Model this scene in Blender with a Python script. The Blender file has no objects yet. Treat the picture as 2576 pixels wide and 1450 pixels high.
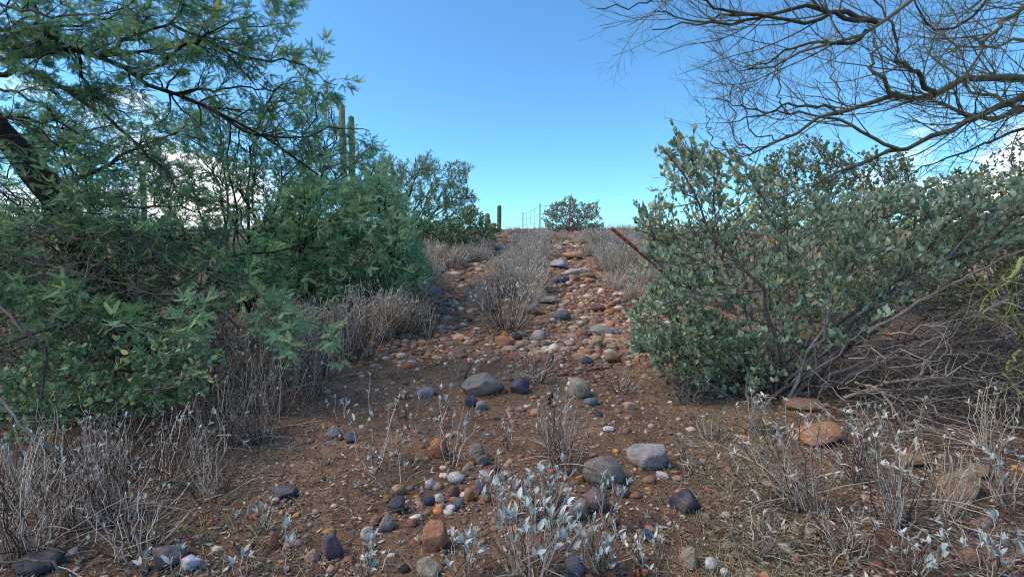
import bpy, math
import numpy as np
from mathutils import Matrix, Vector

# ------------------------------------------------------------------ camera, sky, sun, exposure
scene = bpy.context.scene
col = scene.collection
FPX, CX, CY, EYE = 1180.0, 1287.5, 725.0, 1.0      # focal length and centre in a 2575 x 1450 frame
PITCH = math.atan(85 / FPX)
SUN_EL, SUN_ROT = math.radians(52), math.radians(262)

cam = bpy.data.cameras.new("camera")
cam.sensor_width = 36
cam.lens = 36 * FPX / 2575
cam.clip_start, cam.clip_end = 0.02, 6000
cam_o = bpy.data.objects.new("camera", cam)
cam_o.location = (0, 0, EYE)
cam_o.rotation_euler = (math.pi / 2 - PITCH, 0, 0)
col.objects.link(cam_o)
scene.camera = cam_o

world = bpy.data.worlds.new("World")
scene.world = world
world.use_nodes = True
wt = world.node_tree
wt.nodes.clear()


def wn(kind, **kw):
    n = wt.nodes.new(kind)
    for k, v in kw.items():
        setattr(n, k, v)
    return n


def wmath(op, a, b=None, c=None, clamp=False):
    n = wn('ShaderNodeMath', operation=op, use_clamp=clamp)
    for i, v in enumerate((a, b, c)):
        if v is None:
            continue
        if isinstance(v, (int, float)):
            n.inputs[i].default_value = v
        else:
            wt.links.new(v, n.inputs[i])
    return n.outputs[0]


SKY_STRENGTH = 0.0755
sky = wn('ShaderNodeTexSky', sky_type='NISHITA', sun_disc=False, sun_elevation=SUN_EL, sun_rotation=SUN_ROT,
         altitude=700, air_density=1.0, dust_density=0.8, ozone_density=2.2)
tc = wn('ShaderNodeTexCoord')
sep = wn('ShaderNodeSeparateXYZ')
wt.links.new(tc.outputs['Generated'], sep.inputs[0])
mp = wn('ShaderNodeMapping')
mp.inputs['Scale'].default_value = (1.0, 1.0, 2.1)
mp.inputs['Location'].default_value = (0.35, 0.2, 0.1)
wt.links.new(tc.outputs['Generated'], mp.inputs[0])
nz = wn('ShaderNodeTexNoise')
nz.inputs['Scale'].default_value = 3.6
nz.inputs['Detail'].default_value = 9
nz.inputs['Roughness'].default_value = 0.58
wt.links.new(mp.outputs[0], nz.inputs['Vector'])
# low cumulus band at both sides, open to the north (the way the trail climbs); southern part added for light
elev = sep.outputs['Z']
band = wmath('MULTIPLY', wmath('SUBTRACT', 0.39, elev), 3.3, clamp=True)
left = wmath('MULTIPLY', wmath('SUBTRACT', wmath('MULTIPLY', sep.outputs['X'], -1.0), 0.18), 3.2, clamp=True)
right = wmath('MULTIPLY', wmath('SUBTRACT', sep.outputs['X'], 0.50), 4.0, clamp=True)
unseen_south = wmath('MULTIPLY', sep.outputs['Y'], -2.0, clamp=True)  # unseen cloud behind the camera, added to whiten the ambient light
side = wmath('MAXIMUM', wmath('MAXIMUM', wmath('MULTIPLY', left, 0.82), right), unseen_south)
cov = wmath('MULTIPLY', band, side)
cl = wmath('MULTIPLY', wmath('SUBTRACT', wmath('ADD', wmath('MULTIPLY', cov, 0.50), nz.outputs['Fac']), 0.80), 7.0, clamp=True)
mixc = wn('ShaderNodeMix', data_type='RGBA')
wt.links.new(cl, mixc.inputs['Factor'])
tint = wn('ShaderNodeMix', data_type='RGBA', blend_type='MULTIPLY')
tint.inputs['Factor'].default_value = 1.0
wt.links.new(sky.outputs[0], tint.inputs['A'])
tint.inputs['B'].default_value = (0.64, 1.11, 1.30, 1)
wt.links.new(tint.outputs['Result'], mixc.inputs['A'])
nz2 = wn('ShaderNodeTexNoise')
nz2.inputs['Scale'].default_value = 9.0
nz2.inputs['Detail'].default_value = 6
wt.links.new(mp.outputs[0], nz2.inputs['Vector'])
cr = wn('ShaderNodeValToRGB')
wt.links.new(nz2.outputs['Fac'], cr.inputs['Fac'])
cr.color_ramp.elements[0].position, cr.color_ramp.elements[0].color = 0.36, (5.6, 6.1, 7.2, 1)
cr.color_ramp.elements[1].position, cr.color_ramp.elements[1].color = 0.58, (10.0, 9.8, 9.8, 1)
wt.links.new(cr.outputs[0], mixc.inputs['B'])
bg = wn('ShaderNodeBackground')
bg.inputs['Strength'].default_value = SKY_STRENGTH
wt.links.new(mixc.outputs['Result'], bg.inputs['Color'])
wo = wn('ShaderNodeOutputWorld')
wt.links.new(bg.outputs[0], wo.inputs[0])

sd = Vector((math.sin(SUN_ROT) * math.cos(SUN_EL), math.cos(SUN_ROT) * math.cos(SUN_EL), math.sin(SUN_EL)))
sun = bpy.data.lights.new("sun", 'SUN')
sun.energy, sun.angle, sun.color = 1.3, math.radians(28), (1.0, 0.81, 0.60)
sun_o = bpy.data.objects.new("sun", sun)
sun_o.rotation_euler = sd.to_track_quat('Z', 'Y').to_euler()
sun_o.location = (-4, -8, 12)
col.objects.link(sun_o)

vs = scene.view_settings
vs.view_transform, vs.look, vs.gamma, vs.exposure = 'Standard', 'None', 1.0, 1.36
scene.cycles.use_denoising = False
scene.cycles.filter_width = 1.15
scene.cycles.sample_clamp_indirect = 4.0
scene.cycles.max_bounces = 6
scene.cycles.diffuse_bounces = 2
scene.cycles.transmission_bounces = 3
scene.cycles.glossy_bounces = 2

rng = np.random.default_rng(11)
PI = math.pi


# ------------------------------------------------------------------ terrain function and pixel helpers
def softp(t):
    return np.logaddexp(0, t)


def track_centre(y):
    return 0.075 * np.maximum(y - 7.0, 0)


def H(x, y):
    x = np.asarray(x, float); y = np.asarray(y, float)
    z = 0.15 * 0.8 * softp((y - 5.2) / 0.8) - 0.205 * 2.0 * softp((y - 21.5) / 2.0)
    z = np.maximum(z, -2.0 + 0 * y)
    near = np.exp(-((np.hypot(x, y)) / 60.0) ** 2)
    c = track_centre(y)
    w = 1 / (1 + np.exp(-(y - 3.5) / 0.8)) * near
    z = z - 0.05 * w * (np.exp(-((x - c - 1.1) / 0.45) ** 2) + np.exp(-((x - c + 1.1) / 0.45) ** 2))
    z = z + near * (0.022 * np.sin(1.7 * x + 0.6) * np.cos(1.3 * y + 0.4) + 0.012 * np.sin(4.1 * x + 2.0 * y)
                    + 0.010 * np.cos(3.3 * y - 5.2 * x + 1.0) + 0.05 * np.sin(0.5 * x + 0.3 * y)
                    + 0.006 * np.sin(9 * x + 3 * y) * np.cos(8 * y - 2 * x))
    return z


def ray(px, py):
    cx = (np.asarray(px, float) - CX) / FPX
    cy = (CY - np.asarray(py, float)) / FPX
    cp, sp = math.cos(PITCH), math.sin(PITCH)
    return np.stack([cx, cp + cy * sp, -sp + cy * cp], -1)


def U(px, py, d):
    """point seen at (px, py) that stands d metres north of the camera"""
    r = ray(px, py)
    return r * (np.asarray(d, float) / r[..., 1])[..., None] + np.array([0, 0, EYE])


def G(px, py):
    """ground point seen at (px, py)"""
    r = ray(px, py)
    t = np.concatenate([np.linspace(0.6, 8, 900), np.linspace(8, 24, 700)])
    p = r * t[:, None] + np.array([0, 0, EYE])
    h = p[:, 2] - H(p[:, 0], p[:, 1])
    k = np.argmax(h < 0) if (h < 0).any() else int(np.argmin(h))
    q = p[k].copy(); q[2] = H(q[0], q[1])
    return q


def depth_of(p):
    return float(p[1] * math.cos(PITCH) - (p[2] - EYE) * math.sin(PITCH))


# ------------------------------------------------------------------ mesh helpers
def mesh_arrays(name, V, F, rnd=None, colr=None, smooth=False):
    V = np.ascontiguousarray(V, dtype=np.float32).reshape(-1, 3)
    F = np.ascontiguousarray(F, dtype=np.int32)
    n, k = F.shape
    me = bpy.data.meshes.new(name)
    me.vertices.add(len(V)); me.vertices.foreach_set('co', V.ravel())
    me.loops.add(n * k); me.loops.foreach_set('vertex_index', F.ravel())
    me.polygons.add(n)
    me.polygons.foreach_set('loop_start', np.arange(0, n * k, k, dtype=np.int32))
    if smooth:
        me.polygons.foreach_set('use_smooth', np.ones(n, dtype=bool))
    me.update(calc_edges=True)
    if rnd is not None:
        a = me.attributes.new('rnd', 'FLOAT', 'FACE')
        a.data.foreach_set('value', np.ascontiguousarray(rnd, dtype=np.float32))
    if colr is not None:
        a = me.attributes.new('col', 'FLOAT_COLOR', 'FACE')
        c = np.ones((n, 4), np.float32); c[:, :3] = colr
        a.data.foreach_set('color', c.ravel())
    return me


def link(name, me, mat=None, parent=None):
    o = bpy.data.objects.new(name, me)
    if mat is not None and me is not None and not me.materials:
        me.materials.append(mat)
    col.objects.link(o)
    if parent is not None:
        o.parent = parent
    return o


def part(name, V, F, mat, parent, rnd=None, colr=None, smooth=False, stuff=False, label=None):
    o = link(name, mesh_arrays(name, V, F, rnd, colr, smooth), mat, parent)
    if stuff:
        o['kind'] = 'stuff'
    if label:
        o['label'] = label
    return o


def tag(o, label, cat, group=None):
    o['label'] = label; o['category'] = cat
    if group:
        o['group'] = group
    return o


def thing(name, label, cat, loc, group=None, rz=0.0, s=1.0):
    o = bpy.data.objects.new(name, None)
    o.empty_display_size = 0.1
    o.location = [float(v) for v in loc]
    o.rotation_euler = (0, 0, rz)
    o.scale = (s, s, s)
    col.objects.link(o)
    return tag(o, label, cat, group)


def norm(v):
    return v / np.maximum(np.linalg.norm(v, axis=-1, keepdims=True), 1e-9)


def resample(pts, K):
    pts = np.asarray(pts, float)
    # Catmull-Rom through the points, then even spacing
    if len(pts) > 2:
        e = np.vstack([2 * pts[0] - pts[1], pts, 2 * pts[-1] - pts[-2]])
        out = []
        for i in range(1, len(e) - 2):
            t = np.linspace(0, 1, 8, endpoint=False)[:, None]
            a, b, c, d = e[i - 1], e[i], e[i + 1], e[i + 2]
            out.append(0.5 * (2 * b + (c - a) * t + (2 * a - 5 * b + 4 * c - d) * t ** 2 + (3 * b - a - 3 * c + d) * t ** 3))
        pts = np.vstack(out + [pts[-1:]])
    s = np.concatenate([[0], np.cumsum(np.linalg.norm(np.diff(pts, axis=0), axis=1))])
    u = np.linspace(0, s[-1], K)
    return np.stack([np.interp(u, s, pts[:, i]) for i in range(3)], 1)


def tubes(P, R, S=4):
    """P (M,K,3), R (M,K) -> quads of M tapered tubes"""
    M, K, _ = P.shape
    T = norm(np.gradient(P, axis=1))
    ref = np.where(np.abs(T[:, :1, 2:3]) > 0.8, np.array([1.0, 0, 0]), np.array([0, 0, 1.0]))
    n1 = norm(np.cross(T, np.broadcast_to(ref, T.shape)))
    n2 = np.cross(T, n1)
    a = np.arange(S) * 2 * PI / S
    V = P[:, :, None, :] + R[:, :, None, None] * (np.cos(a)[None, None, :, None] * n1[:, :, None, :]
                                                    + np.sin(a)[None, None, :, None] * n2[:, :, None, :])
    idx = np.arange(M * K * S).reshape(M, K, S)
    q = np.stack([idx[:, :-1, :], np.roll(idx, -1, 2)[:, :-1, :], np.roll(idx, -1, 2)[:, 1:, :], idx[:, 1:, :]], -1)
    rnd = np.repeat(rng.random(M), (K - 1) * S)
    return V.reshape(-1, 3), q.reshape(-1, 4), rnd


def ribbons(P, R):
    """flat blades: one strip of quads for each line"""
    M, K, _ = P.shape
    T = norm(np.gradient(P, axis=1))
    n1 = norm(np.cross(T, rng.normal(size=(M, 1, 3)))) * R[:, :, None]
    V = np.stack([P - n1, P + n1], 2)
    i = np.arange(M * K * 2).reshape(M, K, 2)
    q = np.stack([i[:, :-1, 0], i[:, :-1, 1], i[:, 1:, 1], i[:, 1:, 0]], -1)
    return V.reshape(-1, 3), q.reshape(-1, 4), np.repeat(rng.random(M), K - 1)


def join(sets):
    Vs, Fs, Rs, off = [], [], [], 0
    for V, F, r in sets:
        Vs.append(V); Fs.append(F + off); Rs.append(r); off += len(V)
    return np.vstack(Vs), np.vstack(Fs), np.concatenate(Rs)


def taper(M, K, r0, r1):
    t = np.linspace(0, 1, K)[None, :]
    r0 = np.broadcast_to(np.asarray(r0, float).reshape(-1, 1), (M, 1)); r1 = np.broadcast_to(np.asarray(r1, float).reshape(-1, 1), (M, 1))
    return r0 * (1 - t) + r1 * t


def sprout(P, R, n, t=(0.2, 1.0), ang=(25, 60), L=(0.2, 0.5), K=6, wig=0.15, trop=(0, 0, 0.0), rscale=0.6, rmax=0.02, rmin=0.0015, bias=None):
    """n child shoots on the shoots P"""
    M, KP, _ = P.shape
    ln = np.linalg.norm(np.diff(P, axis=1), axis=2).sum(1)
    m = rng.choice(M, n, p=ln / ln.sum())
    u = rng.uniform(t[0], t[1], n) * (KP - 1)
    i = np.minimum(u.astype(int), KP - 2); f = (u - i)[:, None]
    base = P[m, i] * (1 - f) + P[m, i + 1] * f
    tan = norm(P[m, i + 1] - P[m, i])
    rad = np.minimum(R[m, i] * rscale, rmax)
    perp = norm(np.cross(tan, rng.normal(size=(n, 3))))
    if bias is not None:
        perp = norm(perp + np.asarray(bias, float))
    a = np.radians(rng.uniform(ang[0], ang[1], n))[:, None]
    d = norm(np.cos(a) * tan + np.sin(a) * perp)
    ll = rng.uniform(L[0], L[1], n)[:, None] * (1.1 - 0.5 * (u / (KP - 1))[:, None])
    out = np.empty((n, K, 3)); out[:, 0] = base
    tr = np.asarray(trop, float)
    for k in range(1, K):
        d = norm(d + wig * rng.normal(size=(n, 3)) + tr / (K - 1))
        out[:, k] = out[:, k - 1] + d * ll / (K - 1)
    return out, taper(n, K, rad, np.minimum(rmin, rad * 0.8))


def frames(axis, hint):
    y = norm(axis)
    x = norm(np.cross(y, hint))
    z = np.cross(x, y)
    return np.stack([x, y, z], -1)            # columns


def scatter(T, F, pos, fr, sc):
    sc = np.asarray(sc, float)
    if sc.ndim == 1:
        sc = sc[:, None].repeat(3, 1)
    V = np.einsum('nij,nvj->nvi', fr, T[None] * sc[:, None, :]) + pos[:, None, :]
    n, nv = len(pos), len(T)
    FF = (F[None] + (np.arange(n) * nv)[:, None, None]).reshape(-1, F.shape[1])
    return V.reshape(-1, 3), FF


def along(P, n, t=(0.3, 1.0), end=0.0):
    M, K, _ = P.shape
    m = rng.integers(0, M, n)
    u = rng.uniform(t[0], t[1], n)
    u = np.where(rng.random(n) < end, 1.0, u) * (K - 1)
    i = np.minimum(u.astype(int), K - 2); f = (u - i)[:, None]
    return P[m, i] * (1 - f) + P[m, i + 1] * f, norm(P[m, i + 1] - P[m, i]), m


def leaf_parts(name, meshes, pos, fr, sc, base, parent, mat):
    """single leaves, one object each, sharing mesh data"""
    for j in range(len(pos)):
        o = bpy.data.objects.new(name, meshes[j % len(meshes)])
        m = Matrix([[float(fr[j, a, b] * sc[j]) for b in range(3)] + [float(pos[j, a] - base[a])] for a in range(3)] + [[0, 0, 0, 1]])
        o.parent = parent
        o.matrix_basis = m
        col.objects.link(o)


# ------------------------------------------------------------------ materials
def new_mat(name):
    m = bpy.data.materials.new(name)
    m.use_nodes = True
    nt = m.node_tree
    for n in list(nt.nodes):
        if n.type != 'OUTPUT_MATERIAL':
            nt.nodes.remove(n)
    return m, nt, nt.nodes['Material Output']


def N(nt, kind, ins=None, **kw):
    n = nt.nodes.new(kind)
    for k, v in kw.items():
        setattr(n, k, v)
    for k, v in (ins or {}).items():
        if isinstance(v, bpy.types.NodeSocket):
            nt.links.new(v, n.inputs[k])
        else:
            n.inputs[k].default_value = v
    return n


def ramp(nt, fac, stops, interp='LINEAR'):
    r = N(nt, 'ShaderNodeValToRGB', {'Fac': fac})
    cr = r.color_ramp
    cr.interpolation = interp
    while len(cr.elements) < len(stops):
        cr.elements.new(0.5)
    for e, (p, c) in zip(cr.elements, stops):
        e.position = p; e.color = (*c, 1)
    return r.outputs['Color']


def rand_fac(nt):
    a = N(nt, 'ShaderNodeAttribute', attribute_name='rnd')
    oi = N(nt, 'ShaderNodeObjectInfo')
    s = N(nt, 'ShaderNodeMath', {0: a.outputs['Fac'], 1: oi.outputs['Random']}, operation='ADD')
    return N(nt, 'ShaderNodeMath', {0: s.outputs[0]}, operation='FRACT').outputs[0]


def leaf_mat(name, stops, trans=0.25, rough=0.6, spec=0.3):
    m, nt, out = new_mat(name)
    c = ramp(nt, rand_fac(nt), stops)
    geo = N(nt, 'ShaderNodeNewGeometry')
    nzt = N(nt, 'ShaderNodeTexNoise', {'Scale': 60.0, 'Detail': 2.0, 'Vector': geo.outputs['Position']})
    v = N(nt, 'ShaderNodeMapRange', {'Value': nzt.outputs['Fac'], 'To Min': 0.75, 'To Max': 1.25}).outputs[0]
    c2 = N(nt, 'ShaderNodeVectorMath', {0: c, 1: v}, operation='MULTIPLY').outputs[0]
    p = N(nt, 'ShaderNodeBsdfPrincipled', {'Base Color': c2, 'Roughness': rough, 'Specular IOR Level': spec})
    t = N(nt, 'ShaderNodeBsdfTranslucent', {'Color': c2})
    mx = N(nt, 'ShaderNodeMixShader', {0: trans, 1: p.outputs[0], 2: t.outputs[0]})
    nt.links.new(mx.outputs[0], out.inputs[0])
    return m


def bark_mat(name, stops, scale=40.0, bump=0.4, rough=0.9, var=0.5):
    m, nt, out = new_mat(name)
    tcn = N(nt, 'ShaderNodeTexCoord')
    n1 = N(nt, 'ShaderNodeTexNoise', {'Scale': scale, 'Detail': 5.0, 'Roughness': 0.65, 'Vector': tcn.outputs['Object']})
    r = rand_fac(nt)
    f = N(nt, 'ShaderNodeMath', {0: n1.outputs['Fac'], 1: N(nt, 'ShaderNodeMath', {0: r, 1: var, 2: -var / 2}, operation='MULTIPLY_ADD').outputs[0]}, operation='ADD')
    c = ramp(nt, f.outputs[0], stops)
    b = N(nt, 'ShaderNodeBump', {'Strength': bump, 'Distance': 0.01, 'Height': n1.outputs['Fac']})
    p = N(nt, 'ShaderNodeBsdfPrincipled', {'Base Color': c, 'Roughness': rough, 'Specular IOR Level': 0.2, 'Normal': b.outputs[0]})
    nt.links.new(p.outputs[0], out.inputs[0])
    return m


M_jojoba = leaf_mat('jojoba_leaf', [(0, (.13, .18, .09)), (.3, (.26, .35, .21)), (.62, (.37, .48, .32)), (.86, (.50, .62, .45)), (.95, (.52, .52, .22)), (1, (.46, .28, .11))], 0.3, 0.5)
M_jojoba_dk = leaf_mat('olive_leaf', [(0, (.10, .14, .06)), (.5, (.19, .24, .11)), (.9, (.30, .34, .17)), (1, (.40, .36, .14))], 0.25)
M_jojoba_lf = leaf_mat('dark_shaded_leaf', [(0, (.06, .13, .06)), (.4, (.12, .23, .11)), (.8, (.23, .37, .21)), (.93, (.30, .38, .14)), (1, (.40, .36, .10))], 0.2)  # darker jojoba green; shade of the left thicket is put into the colour
M_mesq = leaf_mat('mesquite_leaf', [(0, (.07, .155, .09)), (.4, (.115, .245, .13)), (.75, (.17, .335, .17)), (.93, (.27, .41, .16)), (1, (.42, .44, .11))], 0.5)
M_mesq2 = leaf_mat('mesquite_leaf_pale', [(0, (.14, .27, .15)), (.4, (.215, .39, .215)), (.8, (.30, .50, .28)), (1, (.42, .54, .25))], 0.42)
M_pv = leaf_mat('palo_verde_leaf', [(0, (.14, .23, .14)), (.6, (.22, .33, .21)), (1, (.30, .39, .22))], 0.45)
M_silver = leaf_mat('brittlebush_leaf', [(0, (.30, .36, .34)), (.45, (.46, .52, .50)), (.85, (.62, .67, .64)), (1, (.62, .56, .45))], 0.18, 0.7, 0.15)
M_dryleaf = leaf_mat('dry_leaf', [(0, (.34, .30, .24)), (.5, (.52, .48, .40)), (.85, (.66, .63, .56)), (1, (.50, .57, .52))], 0.2, 0.8, 0.1)
M_bark = bark_mat('mesquite_bark', [(.25, (.012, .01, .01)), (.5, (.035, .03, .028)), (.8, (.09, .08, .075))], 22, 0.9)
M_twig = bark_mat('grey_twig', [(.2, (.07, .055, .05)), (.55, (.16, .135, .125)), (.9, (.30, .27, .25))], 60)
M_pvbark = bark_mat('palo_verde_bark', [(.2, (.03, .033, .02)), (.5, (.075, .08, .05)), (.85, (.16, .165, .11))], 25, 0.3)
M_pvtwig = bark_mat('palo_verde_twig', [(.2, (.09, .092, .065)), (.6, (.17, .178, .12)), (1, (.26, .27, .18))], 40, 0.1)
M_yellow = bark_mat('yellow_green_bark', [(.2, (.14, .16, .05)), (.6, (.25, .27, .10)), (1, (.36, .37, .16))], 40, 0.1)
M_stem = bark_mat('brittlebush_stem', [(.12, (.06, .046, .037)), (.42, (.21, .172, .14)), (.7, (.40, .34, .285)), (1, (.68, .61, .53))], 70, 0.1, var=0.95)
M_pale = bark_mat('pale_dry_stem', [(.1, (.16, .13, .11)), (.5, (.50, .435, .365)), (.95, (.76, .69, .60))], 70, 0.1, var=.8)
M_straw = bark_mat('straw_stem', [(.1, (.24, .18, .12)), (.5, (.54, .45, .33)), (.9, (.72, .64, .50))], 70, 0.1, var=.7)
M_dead = bark_mat('dead_branch', [(.15, (.045, .036, .031)), (.45, (.13, .11, .095)), (.85, (.32, .285, .25))], 45, 0.5, var=.8)
M_rust = bark_mat('rusty_steel', [(.25, (.09, .03, .02)), (.5, (.26, .065, .035)), (.8, (.42, .16, .10))], 55, 0.4, 0.8)
M_steel = bark_mat('weathered_steel', [(.2, (.06, .05, .045)), (.6, (.14, .12, .11)), (1, (.22, .19, .17))], 30, 0.2, 0.6)
M_sag = bark_mat('saguaro_skin', [(.2, (.10, .13, .07)), (.5, (.18, .215, .12)), (.9, (.28, .30, .19))], 6, 0.1, 0.7)


def rock_mat():
    m, nt, out = new_mat('stone')
    oi = N(nt, 'ShaderNodeObjectInfo')
    tcn = N(nt, 'ShaderNodeTexCoord')
    off = N(nt, 'ShaderNodeVectorMath', {0: tcn.outputs['Object'], 1: oi.outputs['Random']}, operation='ADD').outputs[0]
    n1 = N(nt, 'ShaderNodeTexNoise', {'Scale': 14.0, 'Detail': 8.0, 'Roughness': 0.7, 'Vector': off})
    n2 = N(nt, 'ShaderNodeTexNoise', {'Scale': 95.0, 'Detail': 4.0, 'Roughness': 0.7, 'Vector': off})
    v = N(nt, 'ShaderNodeMapRange', {'Value': n1.outputs['Fac'], 'From Min': .3, 'From Max': .7, 'To Min': 0.55, 'To Max': 1.3}).outputs[0]
    g = N(nt, 'ShaderNodeMapRange', {'Value': n2.outputs['Fac'], 'From Min': .3, 'From Max': .7, 'To Min': 0.72, 'To Max': 1.25}).outputs[0]
    vv = N(nt, 'ShaderNodeMath', {0: v, 1: g}, operation='MULTIPLY').outputs[0]
    c = N(nt, 'ShaderNodeVectorMath', {0: oi.outputs['Color'], 1: vv}, operation='MULTIPLY').outputs[0]
    # dust and lichen patches with a shape of their own
    n3 = N(nt, 'ShaderNodeTexNoise', {'Scale': 9.0, 'Detail': 5.0, 'Vector': off})
    k = N(nt, 'ShaderNodeMapRange', {'Value': n3.outputs['Fac'], 'From Min': .53, 'From Max': .68, 'To Max': 0.5}).outputs[0]
    c2 = N(nt, 'ShaderNodeMix', {'Factor': k, 'A': c, 'B': (.30, .22, .16, 1)}, data_type='RGBA').outputs['Result']
    h = N(nt, 'ShaderNodeMath', {0: n1.outputs['Fac'], 1: n2.outputs['Fac']}, operation='ADD').outputs[0]
    b = N(nt, 'ShaderNodeBump', {'Strength': 0.9, 'Distance': 0.012, 'Height': h})
    p = N(nt, 'ShaderNodeBsdfPrincipled', {'Base Color': c2, 'Roughness': 0.82, 'Specular IOR Level': 0.25, 'Normal': b.outputs[0]})
    nt.links.new(p.outputs[0], out.inputs[0])
    return m


def col_mat(name, rough=0.85):
    m, nt, out = new_mat(name)
    a = N(nt, 'ShaderNodeAttribute', attribute_name='col')
    geo = N(nt, 'ShaderNodeNewGeometry')
    n2 = N(nt, 'ShaderNodeTexNoise', {'Scale': 120.0, 'Detail': 3.0, 'Vector': geo.outputs['Position']})
    g = N(nt, 'ShaderNodeMapRange', {'Value': n2.outputs['Fac'], 'From Min': .3, 'From Max': .7, 'To Min': 0.65, 'To Max': 1.3}).outputs[0]
    c = N(nt, 'ShaderNodeVectorMath', {0: a.outputs['Color'], 1: g}, operation='MULTIPLY').outputs[0]
    p = N(nt, 'ShaderNodeBsdfPrincipled', {'Base Color': c, 'Roughness': rough, 'Specular IOR Level': 0.2})
    nt.links.new(p.outputs[0], out.inputs[0])
    return m


def ground_mat():
    m, nt, out = new_mat('desert_soil')
    geo = N(nt, 'ShaderNodeNewGeometry')
    P = geo.outputs['Position']
    n1 = N(nt, 'ShaderNodeTexNoise', {'Scale': 1.1, 'Detail': 6.0, 'Roughness': 0.6, 'Vector': P})
    n2 = N(nt, 'ShaderNodeTexNoise', {'Scale': 14.0, 'Detail': 7.0, 'Roughness': 0.7, 'Vector': P})
    n3 = N(nt, 'ShaderNodeTexNoise', {'Scale': 130.0, 'Detail': 4.0, 'Roughness': 0.7, 'Vector': P})
    c1 = ramp(nt, n1.outputs['Fac'], [(.3, (.14, .084, .055)), (.5, (.23, .142, .092)), (.7, (.36, .225, .145))])
    c2 = ramp(nt, n2.outputs['Fac'], [(.28, (.50, .48, .47)), (.5, (1, 1, 1)), (.75, (1.35, 1.3, 1.25))])
    c = N(nt, 'ShaderNodeMix', {'Factor': 1.0, 'A': c1, 'B': c2}, data_type='RGBA', blend_type='MULTIPLY').outputs['Result']
    vor = N(nt, 'ShaderNodeTexVoronoi', {'Scale': 90.0, 'Vector': P})
    dot = N(nt, 'ShaderNodeMapRange', {'Value': vor.outputs['Distance'], 'From Min': .22, 'From Max': .34, 'To Min': 1.0, 'To Max': 0.0}).outputs[0]
    vs_ = N(nt, 'ShaderNodeSeparateColor', {0: vor.outputs['Color']})
    pick = N(nt, 'ShaderNodeMath', {0: vs_.outputs[0], 1: 0.62}, operation='GREATER_THAN').outputs[0]
    gr = N(nt, 'ShaderNodeMath', {0: dot, 1: pick}, operation='MULTIPLY').outputs[0]
    pc = ramp(nt, vs_.outputs[1], [(0, (.10, .07, .06)), (.35, (.32, .17, .10)), (.6, (.36, .30, .25)), (.85, (.22, .20, .20)), (1, (.62, .57, .52))])
    c = N(nt, 'ShaderNodeMix', {'Factor': gr, 'A': c, 'B': pc}, data_type='RGBA').outputs['Result']
    g3 = N(nt, 'ShaderNodeMapRange', {'Value': n3.outputs['Fac'], 'From Min': .3, 'From Max': .7, 'To Min': 0.6, 'To Max': 1.35}).outputs[0]
    c = N(nt, 'ShaderNodeVectorMath', {0: c, 1: g3}, operation='MULTIPLY').outputs[0]
    hs = N(nt, 'ShaderNodeMath', {0: n2.outputs['Fac'], 1: 2.0, 2: n3.outputs['Fac']}, operation='MULTIPLY_ADD').outputs[0]
    hh = N(nt, 'ShaderNodeMath', {0: gr, 1: 0.5, 2: hs}, operation='MULTIPLY_ADD').outputs[0]
    b = N(nt, 'ShaderNodeBump', {'Strength': 0.9, 'Distance': 0.012, 'Height': hh})
    p = N(nt, 'ShaderNodeBsdfPrincipled', {'Base Color': c, 'Roughness': 0.95, 'Specular IOR Level': 0.1, 'Normal': b.outputs[0]})
    nt.links.new(p.outputs[0], out.inputs[0])
    return m


M_rock, M_gravel, M_litter, M_ground = rock_mat(), col_mat('gravel'), col_mat('leaf_litter'), ground_mat()

# ------------------------------------------------------------------ templates
def leaf_template(w, bend, fold, segs=3):
    ys = np.linspace(0, 1, segs + 2)
    ws = w * np.sin(PI * ys ** 0.85) ** 0.8
    V, F = [], []
    for y, hw in zip(ys, ws):
        z = -bend * y * y
        V += [(-hw, y, z + fold * hw), (0, y, z), (hw, y, z + fold * hw)]
    for i in range(segs + 1):
        a = 3 * i
        for (p, q, r, s) in ((a, a + 1, a + 4, a + 3), (a + 1, a + 2, a + 5, a + 4)):
            if i == 0:
                F.append((q, s, r) if p == a + 1 - 1 else (p, s, r))
                if p == a:
                    F[-1] = (a + 1, a + 4, a + 3)
                else:
                    F[-1] = (a + 1, a + 5, a + 4)
            elif i == segs:
                F.append((p, q, a + 4))
            else:
                F += [(p, q, r), (p, r, s)]
    return np.array(V, float), np.array(F, int)


def pinnate_template(npair, pinnae, plen, llen, lw):
    """mesquite leaf: pinnae in pairs on a short stalk, each a row of narrow leaflets"""
    V, F = [], []

    def strip(a, b, w, nrm=(0, 0, 1)):
        a, b = np.array(a, float), np.array(b, float)
        d = b - a; s = np.cross(d, nrm); s = s / (np.linalg.norm(s) + 1e-9) * w
        k = len(V)
        V.extend([a - s * .9 + d * .1, b, a + s * .9 + d * .1])
        F.append((k, k + 1, k + 2))
    strip((0, 0, 0), (0, 0.28, 0), 0.008)
    for j in range(pinnae):
        s = -1 if j % 2 else 1
        y0 = 0.28 - 0.1 * (j // 2)
        ang = math.radians(26 + 22 * (j // 2)) * s
        d = np.array([math.sin(ang), math.cos(ang), 0])
        perp = np.array([d[1], -d[0], 0])
        p0 = np.array([0, y0, 0])
        pts = [p0 + d * plen * t + np.array([0, 0, -0.16 * t * t]) for t in np.linspace(0, 1, npair + 1)]
        strip(pts[0], pts[-1], 0.006)
        for t in range(1, npair + 1):
            q = pts[t]
            l = llen * (1.0 - 0.45 * (t / npair) ** 3)
            for sd_ in (-1, 1):
                e = q + perp * sd_ * l * 0.85 + d * l * 0.5 + np.array([0, 0, 0.03 * sd_ - 0.02])
                strip(q, e, lw)
    return np.array(V, float), np.array(F, int)


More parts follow.
